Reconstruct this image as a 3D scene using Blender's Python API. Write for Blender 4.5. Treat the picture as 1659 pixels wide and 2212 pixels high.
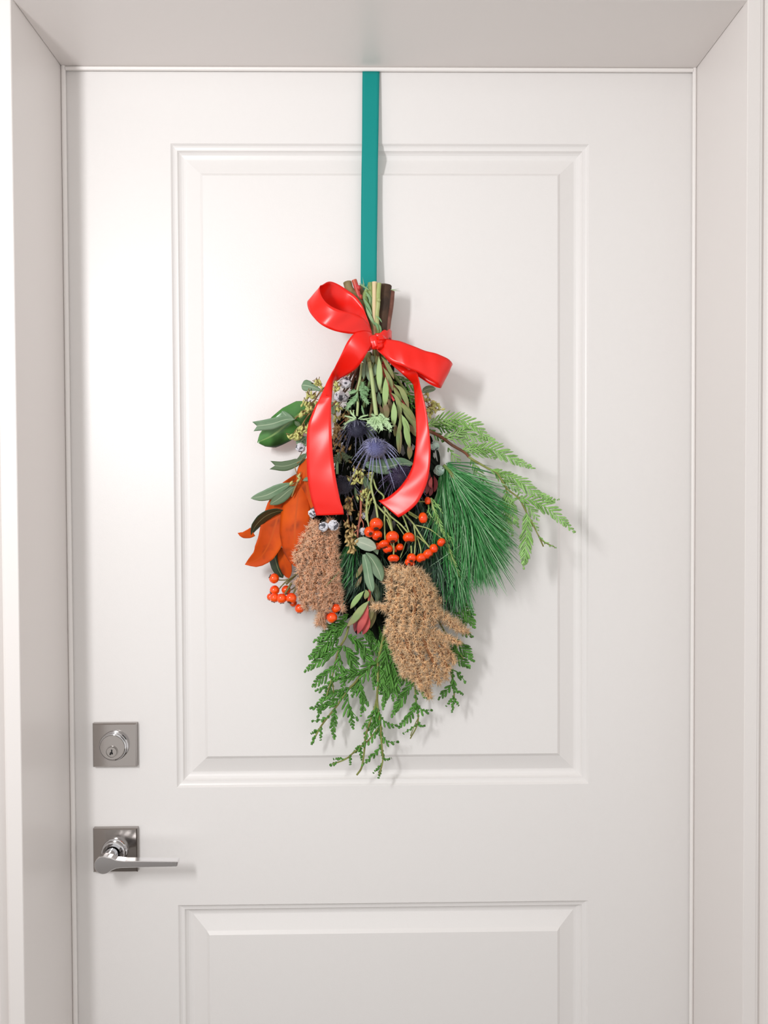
import bpy, math, random
import numpy as np
from mathutils import Vector, Matrix
for o in list(bpy.data.objects): bpy.data.objects.remove(o)
S = bpy.context.scene
COL = S.collection
RNG = np.random.default_rng(7); random.seed(7)

# ------------------------------------------------------------------ camera
FPX, CX, CY = 1660.0, 829.5, 1106.0
CR = np.array((1, -.0047, .0136)); CD = np.array((.0047, 1, .0204))
CR /= np.linalg.norm(CR); CD -= CD.dot(CR)*CR; CD /= np.linalg.norm(CD); CF = np.cross(CR, CD)
CAM = np.array((0, -1.136, 1.48)); MPP = .684e-3      # metres per picture pixel on the door face
cd = bpy.data.cameras.new('camera'); cam = bpy.data.objects.new('camera', cd); COL.objects.link(cam)
cd.sensor_fit = 'HORIZONTAL'; cd.sensor_width = 36; cd.lens = 36*FPX/1659; cd.clip_start = .02
# world axes expressed in the lens frame (x right, y down, z forward): R -> +X, D -> -Z, F -> +Y
B = np.array((CR, CF, -CD))                            # rows: world X, Y, Z in lens coordinates
M = Matrix.Identity(4)
for i in range(3):
    M[i][0] = B[i, 0]; M[i][1] = -B[i, 1]; M[i][2] = -B[i, 2]; M[i][3] = CAM[i]
cam.matrix_world = M; S.camera = cam

# ------------------------------------------------------------------ light and exposure
W = bpy.data.worlds.new('hall_light'); S.world = W; W.use_nodes = True
W.node_tree.nodes['Background'].inputs[0].default_value = (1.0, .978, .962, 1); W.node_tree.nodes['Background'].inputs[1].default_value = .745
def area(name, loc, target, sx, sy, power, col=(1, .97, .945)):
    l = bpy.data.lights.new(name, 'AREA'); l.shape = 'RECTANGLE'; l.size = sx; l.size_y = sy; l.energy = power; l.color = col
    o = bpy.data.objects.new(name, l); COL.objects.link(o); o.location = loc
    o.rotation_euler = (Vector(target)-Vector(loc)).to_track_quat('-Z', 'Y').to_euler()
    return o
area('hall_lamp', (-.635, -1.16, 1.84), (.1, 0, 1.5), .09, .34, 6.6, (.99, .99, 1.0))
S.view_settings.view_transform = 'Standard'; S.view_settings.look = 'None'; S.view_settings.gamma = 1
S.view_settings.use_curve_mapping = False; S.view_settings.exposure = 0.40

# ------------------------------------------------------------------ helpers
def lin(c):
    c = np.array(c, float)/255
    return tuple(np.where(c <= .04045, c/12.92, ((c+.055)/1.055)**2.4))
def atv(p):
    """picture pixels + distance from the door (m) -> world points"""
    p = np.asarray(p, float); r = np.stack(((p[..., 0]-CX)/FPX, (p[..., 1]-CY)/FPX, np.ones(p.shape[:-1])), -1)
    w = r @ B.T; t = (-p[..., 2]-CAM[1])/w[..., 1]
    return CAM + w*t[..., None]
def at(x, y, d=0.): return atv(np.array((x, y, d)))
def zoom(ox, oy, sc): return lambda *pts: [(ox+p[0]/sc, oy+p[1]/sc)+tuple(p[2:]) for p in pts]
z1 = zoom(620, 580, 4.1475); z2 = zoom(500, 800, 5.53); z3 = zoom(720, 800, 5.5286); z4 = zoom(880, 840, 4.3658)
z5 = zoom(500, 1080, 5.925); z6 = zoom(720, 1060, 5.53); z7 = zoom(640, 1300, 5.673); z8 = zoom(780, 1300, 5.184)
z9 = zoom(720, 740, 7.54); z10 = zoom(720, 920, 6.9125)
def catmull(P, n):
    """n samples along a smooth curve through the control rows P, evenly by length"""
    P = np.asarray(P, float)
    if len(P) == 2: return P[0]+(P[1]-P[0])*np.linspace(0, 1, n)[:, None]
    Q = np.vstack((2*P[0]-P[1], P, 2*P[-1]-P[-2])); out = []
    for i in range(1, len(Q)-2):
        a, b, c, d = Q[i-1:i+3]; t = np.linspace(0, 1, 14, endpoint=False)[:, None]
        out.append(.5*(2*b+(c-a)*t+(2*a-5*b+4*c-d)*t*t+(3*b-a-3*c+d)*t**3))
    C = np.vstack(out+[Q[-2:-1]]); L = np.concatenate(([0], np.cumsum(np.linalg.norm(np.diff(C[:, :2] if C.shape[1] > 2 and abs(C[:, :2]).max() > 5 else C, axis=0), axis=1))))
    s = np.linspace(0, L[-1], n)
    return np.stack([np.interp(s, L, C[:, k]) for k in range(C.shape[1])], 1)
def px(pts, d0, d1=None, n=None):
    """(x, y[, d]) pixel points -> smooth (x, y, d) polyline; d runs d0..d1 where not given"""
    d1 = d0 if d1 is None else d1; m = len(pts)
    P = [(p[0], p[1], p[2] if len(p) > 2 else d0+(d1-d0)*i/max(1, m-1)) for i, p in enumerate(pts)]
    return catmull(P, n or max(6, m*5))
def norm(a): return a/np.maximum(np.linalg.norm(a, axis=-1, keepdims=True), 1e-12)

class MB:
    """collects geometry and links it as ONE mesh object"""
    def __init__(s): s.v = []; s.f = []; s.n = 0; s.at = []
    def add(s, v, f, m=0, uv=None):
        v = np.asarray(v, float).reshape(-1, 3); f = np.asarray(f, int)
        s.v.append(v); s.f.append((f+s.n, np.full(len(f), m) if np.isscalar(m) else np.asarray(m))); s.n += len(v)
        s.at.append(np.zeros((len(v), 2)) if uv is None else np.asarray(uv, float).reshape(-1, 2)); return s
    def box(s, lo, hi, m=0):
        (a, b, c), (d, e, f) = lo, hi
        return s.add([(x, y, z) for x in (a, d) for y in (b, e) for z in (c, f)], [(0, 1, 3, 2), (4, 6, 7, 5), (0, 4, 5, 1), (2, 3, 7, 6), (0, 2, 6, 4), (1, 5, 7, 3)], m)
    def tube(s, P, r, n=6, m=0, cap=True, squash=1.):
        P = np.asarray(P, float); k = len(P); r = np.broadcast_to(np.asarray(r, float), (k,))
        T = norm(np.gradient(P, axis=0)); up = np.array((0, 1., 0)); X = norm(np.cross(T, up)+1e-9); Y = np.cross(X, T)
        a = np.arange(n)*2*np.pi/n
        V = P[:, None]+r[:, None, None]*(np.cos(a)[None, :, None]*X[:, None]+squash*np.sin(a)[None, :, None]*Y[:, None])
        i = np.arange(k-1)[:, None]*n; j = np.arange(n)[None]; j2 = (j+1) % n
        F = np.stack((i+j, i+j2, i+n+j2, i+n+j), -1).reshape(-1, 4); o = s.n
        uv = np.stack((np.repeat(np.linspace(0, 1, k), n), np.zeros(k*n)), 1)
        s.add(V, F, m, uv)
        if cap:
            c0 = np.vstack((P[:1], V[0])); c1 = np.vstack((P[-1:], V[-1])); jj = np.arange(n); q = (jj+1) % n
            s.add(c0, np.stack((np.zeros(n, int), q+1, jj+1), 1), m); s.add(c1, np.stack((np.zeros(n, int), jj+1, q+1), 1), m, np.ones((n+1, 2)))
        return s
    def grid(s, G, thick=0., m=0, mb=None, uv=None):
        """a sheet from a grid of points; with thickness a closed shell (mb: material of its back)"""
        G = np.asarray(G, float); a, b = G.shape[:2]
        i = np.arange(a-1)[:, None]*b; j = np.arange(b-1)[None]; F = np.stack((i+j, i+j+1, i+b+j+1, i+b+j), -1).reshape(-1, 4)
        if uv is None: uv = np.stack(np.meshgrid(np.linspace(0, 1, a), np.linspace(-1, 1, b), indexing='ij'), -1)
        if not thick: return s.add(G, F, m, uv)
        N = norm(np.cross(np.gradient(G, axis=0), np.gradient(G, axis=1))); N2 = N
        flip = np.sign((N2[..., 1]).sum()) or 1
        H = G+N*flip*thick; ab = a*b; e = np.concatenate((np.arange(b), np.arange(1, a)*b+b-1, (a-1)*b+np.arange(b-2, -1, -1), np.arange(a-2, 0, -1)*b))
        q = np.roll(e, -1); R = np.stack((e, e+ab, q+ab, q), 1)
        mb = m if mb is None else mb
        return s.add(np.concatenate((G.reshape(-1, 3), H.reshape(-1, 3))), np.vstack((F, F[:, ::-1]+ab, R)), np.concatenate((np.full(len(F), m), np.full(len(F), mb), np.full(len(R), m))), np.concatenate((uv.reshape(-1, 2),)*2))
    def ball(s, c, r, axis=(0, 0, 1), m=0, nu=16, nv=10, prof=None):
        """an ellipsoid about an axis; r = (across, along); prof(t) scales the radius"""
        ax = norm(np.asarray(axis, float)); X = norm(np.cross(ax, (.3, .9, .1))); Y = np.cross(ax, X)
        th = np.linspace(0, np.pi, nv); ph = np.arange(nu)*2*np.pi/nu
        rr = np.sin(th)*r[0]; zz = np.cos(th)*r[1]
        if prof is not None: rr, zz = prof(th, rr, zz)
        V = np.asarray(c)+rr[:, None, None]*(np.cos(ph)[None, :, None]*X+np.sin(ph)[None, :, None]*Y)+zz[:, None, None]*ax
        i = np.arange(nv-1)[:, None]*nu; j = np.arange(nu)[None]; j2 = (j+1) % nu
        return s.add(V, np.stack((i+j, i+nu+j, i+nu+j2, i+j2), -1).reshape(-1, 4), m, np.stack((np.repeat(np.linspace(0, 1, nv), nu), np.zeros(nv*nu)), 1))
    def spikes(s, P, D, L, w, m=0):
        """many thin three-sided spikes: base points, directions, lengths, base radii"""
        P = np.asarray(P, float); D = norm(np.asarray(D, float)); n = len(P); L = np.broadcast_to(L, (n,)); w = np.broadcast_to(w, (n,))
        X = norm(np.cross(D, (.31, .42, .85))); Y = np.cross(D, X); a = np.arange(3)*2*np.pi/3
        base = P[:, None]+w[:, None, None]*(np.cos(a)[None, :, None]*X[:, None]+np.sin(a)[None, :, None]*Y[:, None])
        V = np.concatenate((base, (P+D*L[:, None])[:, None]), 1); o = np.arange(n)[:, None]*4
        F = np.stack([np.concatenate((o+k, o+(k+1) % 3, o+3), 1) for k in range(3)], 1).reshape(-1, 3)
        return s.add(V, F, m, np.tile([(0, 0), (0, 0), (0, 0), (1, 0)], (n, 1)))
    def needles(s, A, Bc, C, r, m=0, k=6):
        """many curved needles: quadratic curves through control rows A, Bc, C (world), three-sided, tapering"""
        t = np.linspace(0, 1, k)[None, :, None]; P = (1-t)**2*A[:, None]+2*t*(1-t)*Bc[:, None]+t*t*C[:, None]; n = len(A)
        T = norm(np.gradient(P, axis=1)); X = norm(np.cross(T, np.array((.05, 1, .1)))); Y = np.cross(X, T); a = np.arange(3)*2*np.pi/3+.5
        rr = (np.broadcast_to(r, (n,))[:, None]*np.interp(np.linspace(0, 1, k), (0, .1, .8, 1), (.8, 1, .9, .15))[None])[..., None, None]
        V = P[:, :, None]+rr*(np.cos(a)[None, None, :, None]*X[:, :, None]+np.sin(a)[None, None, :, None]*Y[:, :, None])
        o = (np.arange(n)[:, None, None]*k+np.arange(k-1)[None, :, None])*3; j = np.arange(3)[None, None]; j2 = (j+1) % 3
        F = np.stack((o+j, o+j2, o+3+j2, o+3+j), -1).reshape(-1, 4)
        return s.add(V, F, m, np.stack((np.tile(np.repeat(np.linspace(0, 1, k), 3), n), np.zeros(n*k*3)), 1))
WLOC = {}
def wl(o): return WLOC[o.name] if o else np.zeros(3)
def empty(name, loc, parent=None):
    o = bpy.data.objects.new(name, None); COL.objects.link(o); o.empty_display_size = .02
    o.location = np.asarray(loc)-wl(parent); o.parent = parent; WLOC[o.name] = np.asarray(loc, float); return o
def obj(name, mb, mats, parent=None, smooth=True, bevel=0., origin=None):
    V = np.vstack(mb.v); c = V.mean(0) if origin is None else np.asarray(origin); V = V-c
    loops = np.concatenate([f.ravel() for f, _ in mb.f]); cnt = np.concatenate([np.full(len(f), f.shape[1]) for f, _ in mb.f]); mi = np.concatenate([m for _, m in mb.f])
    me = bpy.data.meshes.new(name); me.vertices.add(len(V)); me.vertices.foreach_set('co', V.astype(np.float32).ravel())
    me.loops.add(len(loops)); me.loops.foreach_set('vertex_index', loops.astype(np.int32))
    me.polygons.add(len(cnt)); me.polygons.foreach_set('loop_start', np.concatenate(([0], np.cumsum(cnt)[:-1])).astype(np.int32))
    me.polygons.foreach_set('material_index', mi.astype(np.int32)); me.polygons.foreach_set('use_smooth', np.full(len(cnt), smooth))
    a = me.attributes.new('leaf', 'FLOAT2', 'POINT'); a.data.foreach_set('vector', np.vstack(mb.at).astype(np.float32).ravel())
    for m in (mats if isinstance(mats, (list, tuple)) else [mats]): me.materials.append(m)
    me.update(calc_edges=True); me.validate()
    o = bpy.data.objects.new(name, me); COL.objects.link(o); o.parent = parent; o.location = c-wl(parent); WLOC[o.name] = c
    if bevel:
        b = o.modifiers.new('bevel', 'BEVEL'); b.width = bevel; b.segments = 3; b.limit_method = 'ANGLE'; b.angle_limit = .7
    return o
def tag(o, label=None, cat=None, group=None, kind=None):
    for k, v in (('label', label), ('category', cat), ('group', group), ('kind', kind)):
        if v: o[k] = v
    return o

# ------------------------------------------------------------------ materials (node based)
def mat(name, col, rough=.5, var=.0, island=.0, col2=None, scale=60., bump=0., bscale=200., metal=0., spec=.5, sheen=0., coat=0., trans=0., tip=None, vein=None, patch=None, isl3=None):
    m = bpy.data.materials.new(name); m.use_nodes = True; nt = m.node_tree; N = nt.nodes; L = nt.links; b = N['Principled BSDF']
    def new(t, **k):
        n = N.new(t)
        for a, v in k.items(): setattr(n, a, v)
        return n
    c = new('ShaderNodeRGB'); c.outputs[0].default_value = lin(col)+(1,); out = c.outputs[0]
    tc = new('ShaderNodeTexCoord')
    def mix(fac, a, cc, blend='MIX'):
        x = new('ShaderNodeMix', data_type='RGBA', blend_type=blend)
        if isinstance(fac, float): x.inputs[0].default_value = fac
        else: L.new(fac, x.inputs[0])
        L.new(a, x.inputs[6])
        if isinstance(cc, tuple): x.inputs[7].default_value = cc
        else: L.new(cc, x.inputs[7])
        return x.outputs[2]
    def ramp(src, lo, hi):
        r = new('ShaderNodeMapRange', interpolation_type='SMOOTHSTEP'); r.inputs[1].default_value = lo; r.inputs[2].default_value = hi; L.new(src, r.inputs[0]); return r.outputs[0]
    if col2:
        n = new('ShaderNodeTexNoise'); n.inputs['Scale'].default_value = scale; n.inputs['Detail'].default_value = 3; L.new(tc.outputs['Object'], n.inputs['Vector'])
        out = mix(ramp(n.outputs[0], .38, .62), out, lin(col2)+(1,))
    if patch:
        n = new('ShaderNodeTexNoise'); n.inputs['Scale'].default_value = patch[1]; L.new(tc.outputs['Object'], n.inputs['Vector'])
        out = mix(ramp(n.outputs[0], .55, .75), out, lin(patch[0])+(1,))
    if isl3:
        g3 = new('ShaderNodeNewGeometry'); r3 = new('ShaderNodeValToRGB'); L.new(g3.outputs['Random Per Island'], r3.inputs[0]); e = r3.color_ramp.elements
        e[0].color = lin(isl3[0])+(1,); e[1].color = lin(isl3[2])+(1,); e.new(.5).color = lin(isl3[1])+(1,); out = mix(.8, out, r3.outputs[0])
    if island:
        g = new('ShaderNodeNewGeometry'); h = new('ShaderNodeHueSaturation'); L.new(out, h.inputs['Color'])
        r = new('ShaderNodeMapRange'); L.new(g.outputs['Random Per Island'], r.inputs[0]); r.inputs[3].default_value = 1-island; r.inputs[4].default_value = 1+island
        L.new(r.outputs[0], h.inputs['Value']); out = h.outputs[0]
    if tip or vein:
        at_ = new('ShaderNodeAttribute', attribute_name='leaf'); sp = new('ShaderNodeSeparateXYZ'); L.new(at_.outputs['Vector'], sp.inputs[0])
        if tip: out = mix(ramp(sp.outputs[0], tip[1], 1.), out, lin(tip[0])+(1,))
        if vein:
            ab = new('ShaderNodeMath', operation='ABSOLUTE'); L.new(sp.outputs[1], ab.inputs[0])
            w = new('ShaderNodeMath', operation='MULTIPLY_ADD'); L.new(ab.outputs[0], w.inputs[0]); w.inputs[1].default_value = -.22; L.new(sp.outputs[0], w.inputs[2])
            sn = new('ShaderNodeMath', operation='PINGPONG'); sn.inputs[1].default_value = .045; L.new(w.outputs[0], sn.inputs[0])
            out = mix(ramp(sn.outputs[0], .012, .0), out, lin(vein)+(1,)) if len(vein) == 3 else out
            out = mix(ramp(ab.outputs[0], .09, .04), out, lin(vein[:3])+(1,))
    L.new(out, b.inputs['Base Color'])
    b.inputs['Roughness'].default_value = rough; b.inputs['Metallic'].default_value = metal; b.inputs['Specular IOR Level'].default_value = spec
    b.inputs['Sheen Weight'].default_value = sheen; b.inputs['Coat Weight'].default_value = coat; b.inputs['Coat Roughness'].default_value = .08
    if trans: b.inputs['Transmission Weight'].default_value = 0; b.inputs['Subsurface Weight'].default_value = trans; b.inputs['Subsurface Radius'].default_value = (.004, .004, .002); b.inputs['Subsurface Scale'].default_value = .5
    if bump:
        n = new('ShaderNodeTexNoise'); n.inputs['Scale'].default_value = bscale; n.inputs['Detail'].default_value = 2; L.new(tc.outputs['Object'], n.inputs['Vector'])
        bp = new('ShaderNodeBump'); bp.inputs['Strength'].default_value = bump; bp.inputs['Distance'].default_value = .001; L.new(n.outputs[0], bp.inputs['Height']); L.new(bp.outputs[0], b.inputs['Normal'])
    return m
PAINT = mat('door_paint', (235, 232, 230), .36, bump=.12, bscale=900, spec=.5)
TRIM = mat('trim_paint', (232, 227, 224), .32, bump=.05, bscale=500, spec=.5)
SEAL = mat('seal_strip', (246, 242, 239), .4)
WALLM = mat('wall_paint', (228, 224, 220), .7, bump=.1, bscale=300)
CEILM = mat('ceiling_paint', (235, 233, 230), .8); FLOORM = mat('hall_carpet', (112, 104, 98), .95, col2=(96, 90, 84), scale=40)
CHROME = mat('satin_chrome', (164, 158, 154), .16, metal=1.); LEVERM = mat('lever_chrome', (232, 231, 232), .16, metal=1.); POLISH = mat('polished_chrome', (214, 214, 216), .06, metal=1.); KEYDARK = mat('keyway', (14, 13, 13), .6)
TEAL = mat('teal_satin', (0, 142, 136), .36, spec=.35, bump=.05, bscale=1500)
RED = mat('red_satin', (238, 24, 8), .30, bump=.03, bscale=1200, spec=.5)
CED_R = mat('cedar_pale', (138, 186, 98), .6, spec=.3, island=.2, col2=(162, 204, 128), scale=30)
CED_B = mat('cedar_deep', (78, 134, 50), .6, spec=.3, island=.3, col2=(98, 154, 70), scale=18)
CED_STEM = mat('cedar_twig', (140, 150, 80), .7, col2=(120, 120, 60)); TWIG = mat('brown_twig', (120, 72, 48), .75, col2=(90, 60, 44), bump=.4, bscale=300)
PINE = mat('pine_needle', (60, 150, 88), .38, isl3=((22, 110, 42), (78, 180, 88), (206, 242, 200))); PINE_D = mat('pine_needle_dark', (26, 60, 40), .45, isl3=((12, 36, 24), (34, 86, 58), (160, 190, 168))); PINE_TWIG = mat('pine_twig', (168, 128, 84), .7, col2=(110, 140, 70), scale=35)  # palest ramp colours paint glints onto single needles
PLUME_L = mat('plume_brown', (234, 180, 142), .85, spec=.2, island=.3, tip=((252, 220, 190), .25)); PLUME_R = mat('plume_straw', (240, 198, 150), .85, spec=.2, island=.3, tip=((254, 230, 196), .25)); PLUME_S = mat('plume_stalk', (150, 104, 70), .9, spec=.2)
MAG_O = mat('magnolia_rust', (214, 84, 2), .65, spec=.25, col2=(196, 70, 2), scale=22, vein=(196, 78, 10, 0), patch=((140, 52, 8), 38)); MAG_G = mat('magnolia_green', (62, 122, 50), .2, col2=(84, 138, 70), scale=20, vein=(126, 160, 92, 0), patch=((36, 60, 26), 24)); MAG_D = mat('magnolia_dark', (48, 66, 44), .25, vein=(120, 134, 96, 0))  # dark patches on the green face: reflections painted into its colour
MAG_E = mat('magnolia_edge', (150, 96, 48), .6)
EUC = mat('eucalyptus_leaf', (104, 136, 102), .6, col2=(124, 150, 120), scale=30, vein=(172, 190, 158, 0)); EUC_P = mat('eucalyptus_pale', (172, 186, 164), .6, col2=(150, 168, 146), scale=30, vein=(190, 200, 178, 0)); EUC_D = mat('eucalyptus_dull', (82, 104, 70), .6, vein=(128, 144, 110, 0))
SEED = mat('seed_pod', (196, 196, 118), .5, island=.2, tip=((226, 222, 156), .5)); SEED_B = mat('seed_pod_tan', (192, 164, 108), .5, island=.2); SEEDSTEM = mat('seed_stalk', (150, 122, 70), .6); RUSTSTEM = mat('rust_stalk', (178, 104, 82), .55)
LEU = mat('conebush_leaf', (150, 160, 100), .5, col2=(126, 146, 88), scale=30, tip=((138, 120, 80), .6)); LEU_L = mat('conebush_leaf_light', (156, 188, 118), .5, tip=((138, 140, 92), .7)); LEU_B = mat('conebush_leaf_bronze', (140, 112, 84), .5, col2=(128, 124, 76), scale=40); LEU_R = mat('conebush_bract_red', (190, 64, 66), .42, col2=(208, 92, 84), scale=40, tip=((150, 34, 44), .4)); LEU_DR = mat('conebush_bract_dark', (126, 34, 40), .45)
HIP = mat('rose_hip_skin', (252, 88, 4), .14, col2=(246, 66, 4), scale=60, coat=.3); HIP2 = mat('rose_hip_red', (240, 52, 6), .14, col2=(248, 84, 6), scale=50, coat=.3); CALYX = mat('calyx', (74, 42, 22), .8); HIPSTEM = mat('hip_stalk', (160, 176, 104), .55, col2=(176, 186, 124)); HIPSTEM_D = mat('hip_stalk_dark', (112, 104, 54), .6)
TH_B = mat('thistle_blue', (126, 128, 178), .55, island=.3, tip=((214, 214, 240), .3)); TH_D = mat('thistle_slate', (66, 66, 88), .55, island=.35, tip=((140, 142, 172), .5)); TH_P = mat('thistle_plum', (60, 46, 74), .55, island=.3, tip=((128, 116, 156), .4)); TH_K = mat('thistle_dark', (64, 64, 78), .6, island=.3, tip=((136, 136, 158), .4))
TH_BB = mat('thistle_bract', (140, 142, 178), .5, island=.3, tip=((176, 180, 206), .6)); TH_DB = mat('thistle_bract_slate', (96, 98, 122), .5, island=.35, tip=((150, 156, 178), .6)); TH_G = mat('thistle_leaf', (112, 156, 104), .55, col2=(140, 178, 130), scale=40); TH_L = mat('thistle_collar', (168, 200, 144), .55, col2=(186, 214, 166), scale=40); TH_S = mat('thistle_stalk', (172, 192, 132), .5)
NUT = mat('silvered_nut', (226, 226, 230), .4, col2=(204, 204, 212), scale=90); NUT_K = mat('nut_crevice', (84, 84, 92), .8); NUT_G = mat('blue_green_berry', (150, 180, 166), .6, col2=(182, 204, 192), scale=120)
BARK = mat('dark_bark', (78, 56, 40), .8, col2=(58, 42, 32), bump=.5, bscale=250); BARK_R = mat('reddish_bark', (140, 94, 80), .8, col2=(112, 70, 56), bump=.5, bscale=250); REDSTEM = mat('red_stem', (208, 60, 66), .45, col2=(190, 84, 60)); GREENSTEM = mat('green_stem', (140, 164, 96), .5, col2=(112, 146, 84)); CREAM = mat('cream_stem', (222, 200, 158), .6); OLIVE = mat('olive_stem', (112, 96, 58), .7, col2=(140, 124, 84))
CUT = mat('cut_wood', (206, 180, 140), .8)
DEEP_SHADE = mat('inner_foliage', (16, 22, 13), .8, spec=.15, island=.6)  # near-black leaf colour paints in the shade inside the bundle

# ------------------------------------------------------------------ setting
XL, XR, ZT, DEP = -.4495, .4758, 2.1045, .158
def struct(name, mb, m, **k): return tag(obj(name, mb, m, **k), kind='structure')
DX0, DX1, DZ0, DZ1 = -.4472, .4738, .012, 2.1005
PAN = [(-.2938, .3192, 1.0490, 1.9963), (-.2938, .3192, .25, .8727)]
b = MB(); xs = [DX0, PAN[0][0], PAN[0][1], DX1]; zs = [DZ0, PAN[1][2], PAN[1][3], PAN[0][2], PAN[0][3], DZ1]
for i in range(3):
    for k in range(5):
        if i == 1 and k in (1, 3): continue
        b.add([(xs[i], 0, zs[k]), (xs[i+1], 0, zs[k]), (xs[i+1], 0, zs[k+1]), (xs[i], 0, zs[k+1])], [(0, 1, 2, 3)])
for (p, q) in (((DX0, DZ0), (DX1, DZ0)), ((DX1, DZ0), (DX1, DZ1)), ((DX1, DZ1), (DX0, DZ1)), ((DX0, DZ1), (DX0, DZ0))):
    b.add([(p[0], 0, p[1]), (p[0], .044, p[1]), (q[0], .044, q[1]), (q[0], 0, q[1])], [(0, 1, 2, 3)])
b.add([(DX0, .044, DZ0), (DX1, .044, DZ0), (DX1, .044, DZ1), (DX0, .044, DZ1)], [(3, 2, 1, 0)])
door = struct('door_1', b, PAINT, smooth=False, origin=(.0133, 0, .012))
def rings(rect, prof):
    x0, x1, a, c = rect; mb = MB()
    for (w, y), (w2, y2) in zip(prof[:-1], prof[1:]):
        A = [(x0+w, y, a+w), (x1-w, y, a+w), (x1-w, y, c-w), (x0+w, y, c-w)]; Bq = [(x0+w2, y2, a+w2), (x1-w2, y2, a+w2), (x1-w2, y2, c-w2), (x0+w2, y2, c-w2)]
        for k in range(4):
            q = (k+1) % 4; mb.add([A[k], A[q], Bq[q], Bq[k]], [(0, 1, 2, 3)])
    return mb
MOULD = [(0, 0), (.0008, .0009), (.0024, .0030), (.0045, .0042), (.0070, .0047), (.0086, .0048), (.0090, .0060), (.0105, .0085), (.0130, .0106), (.0160, .0117), (.0185, .0120)]
FIELD = [(.0185, .0120), (.0200, .0119), (.0415, .0046), (.0460, .0008), (.0462, .0007)]
for rect in PAN:
    obj('panel_moulding', rings(rect, MOULD), PAINT, door, smooth=False)
    f = rings(rect, FIELD); x0, x1, a, c = rect; w = .0462
    f.add([(x0+w, .0007, a+w), (x1-w, .0007, a+w), (x1-w, .0007, c-w), (x0+w, .0007, c-w)], [(0, 1, 2, 3)])
    obj('raised_panel', f, PAINT, door, smooth=False)
# jambs with their seal strips
j = struct('trim_1', MB().box((XL-.02, -DEP, 0), (XL, .05, ZT+.02)), TRIM, smooth=False, bevel=.0012)
zz = np.linspace(.0, ZT-.0002, 2)
obj('seal_strip', MB().tube([(XL+.0034, -.0042, z) for z in zz], .0034, 12), SEAL, j)
j = struct('trim_2', MB().box((XR, -DEP, 0), (XR+.02, .05, ZT+.02)), TRIM, smooth=False, bevel=.0012)
obj('seal_strip', MB().tube([(XR-.0028, -.0042, z) for z in zz], .0028, 12), SEAL, j)
j = struct('trim_3', MB().box((XL+.0003, -DEP, ZT), (XR-.0003, .05, ZT+.02)), TRIM, smooth=False, bevel=.0012)
xx = np.linspace(XL+.0068, XR-.0056, 2)
obj('seal_strip', MB().tube([(x, -.0042, ZT-.0030) for x in xx], .0029, 12), SEAL, j)
# casing round the opening, mitred
CAS = [(0.0004, .012), (0, .0000), (.0008, -.0010), (.0162, -.0010), (.0170, .0050), (.0235, .0052), (.0270, .0010), (.030, -.0020), (.037, -.0058), (.050, -.0075), (.066, -.0078), (.070, -.0060), (.070, .012)]
mbs = [MB(), MB(), MB()]
for (w, y), (w2, y2) in zip(CAS[:-1], CAS[1:]):
    Y, Y2 = -DEP+y, -DEP+y2
    mbs[0].add([(XL-w, Y, 0), (XL-w, Y, ZT+w), (XL-w2, Y2, ZT+w2), (XL-w2, Y2, 0)], [(0, 1, 2, 3)])
    mbs[1].add([(XR+w, Y, 0), (XR+w2, Y2, 0), (XR+w2, Y2, ZT+w2), (XR+w, Y, ZT+w)], [(0, 1, 2, 3)])
    mbs[2].add([(XL-w, Y, ZT+w), (XR+w, Y, ZT+w), (XR+w2, Y2, ZT+w2), (XL-w2, Y2, ZT+w2)], [(0, 1, 2, 3)])
for k, m_ in enumerate(mbs): struct('trim_%d' % (4+k), m_, TRIM, smooth=False)
WY = -DEP+.0121; HZ = 2.62
b = MB(); b.box((-2.6, WY, 0), (XL-.021, .06, HZ)); b.box((XR+.021, WY, 0), (2.6, .06, HZ)); b.box((XL-.021, WY, ZT+.021), (XR+.021, .06, HZ))
struct('wall_front', b, WALLM, smooth=False)
struct('floor', MB().box((-2.6, -2.3, -.05), (2.6, .06, 0)), FLOORM, smooth=False)
struct('ceiling', MB().box((-2.6, -2.3, HZ), (2.6, .06, HZ+.05)), CEILM, smooth=False)

# ------------------------------------------------------------------ door hardware (parts of the door)
def plate(mb, cx, cz, h, t, ch=.0016, m=0):
    """square rose with chamfered front edges"""
    R = [(h, 0), (h, -t+ch), (h-ch, -t)]
    for (a, y), (a2, y2) in zip(R[:-1], R[1:]):
        A = [(cx-a, y, cz-a), (cx+a, y, cz-a), (cx+a, y, cz+a), (cx-a, y, cz+a)]; C = [(cx-a2, y2, cz-a2), (cx+a2, y2, cz-a2), (cx+a2, y2, cz+a2), (cx-a2, y2, cz+a2)]
        for k in range(4): q = (k+1) % 4; mb.add([A[k], A[q], C[q], C[k]], [(0, 1, 2, 3)], m)
    a = h-ch; mb.add([(cx-a, -t, cz-a), (cx+a, -t, cz-a), (cx+a, -t, cz+a), (cx-a, -t, cz+a)], [(0, 1, 2, 3)], m); return mb
def lathe(mb, cx, cz, prof, n=48, m=0):
    """a turned form about the door's normal; prof = (radius, distance from the door)"""
    a = np.arange(n)*2*np.pi/n; V = np.array([[(cx+r*math.cos(t), -d, cz+r*math.sin(t)) for t in a] for r, d in prof])
    k = len(prof); i = np.arange(k-1)[:, None]*n; q = np.arange(n)[None]; q2 = (q+1) % n
    for s_ in range(k-1): mb.add(V[s_:s_+2], np.stack((q[0], q2[0], q2[0]+n, q[0]+n), -1), m)
    return mb
DBX, DBZ = -.3823, 1.1158; LVX, LVZ = -.3833, .9597
db = obj('deadbolt', plate(MB(), DBX, DBZ, .0322, .0085), CHROME, door, smooth=False)
tag(db, label='square satin chrome deadbolt plate above the lever handle')
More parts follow.
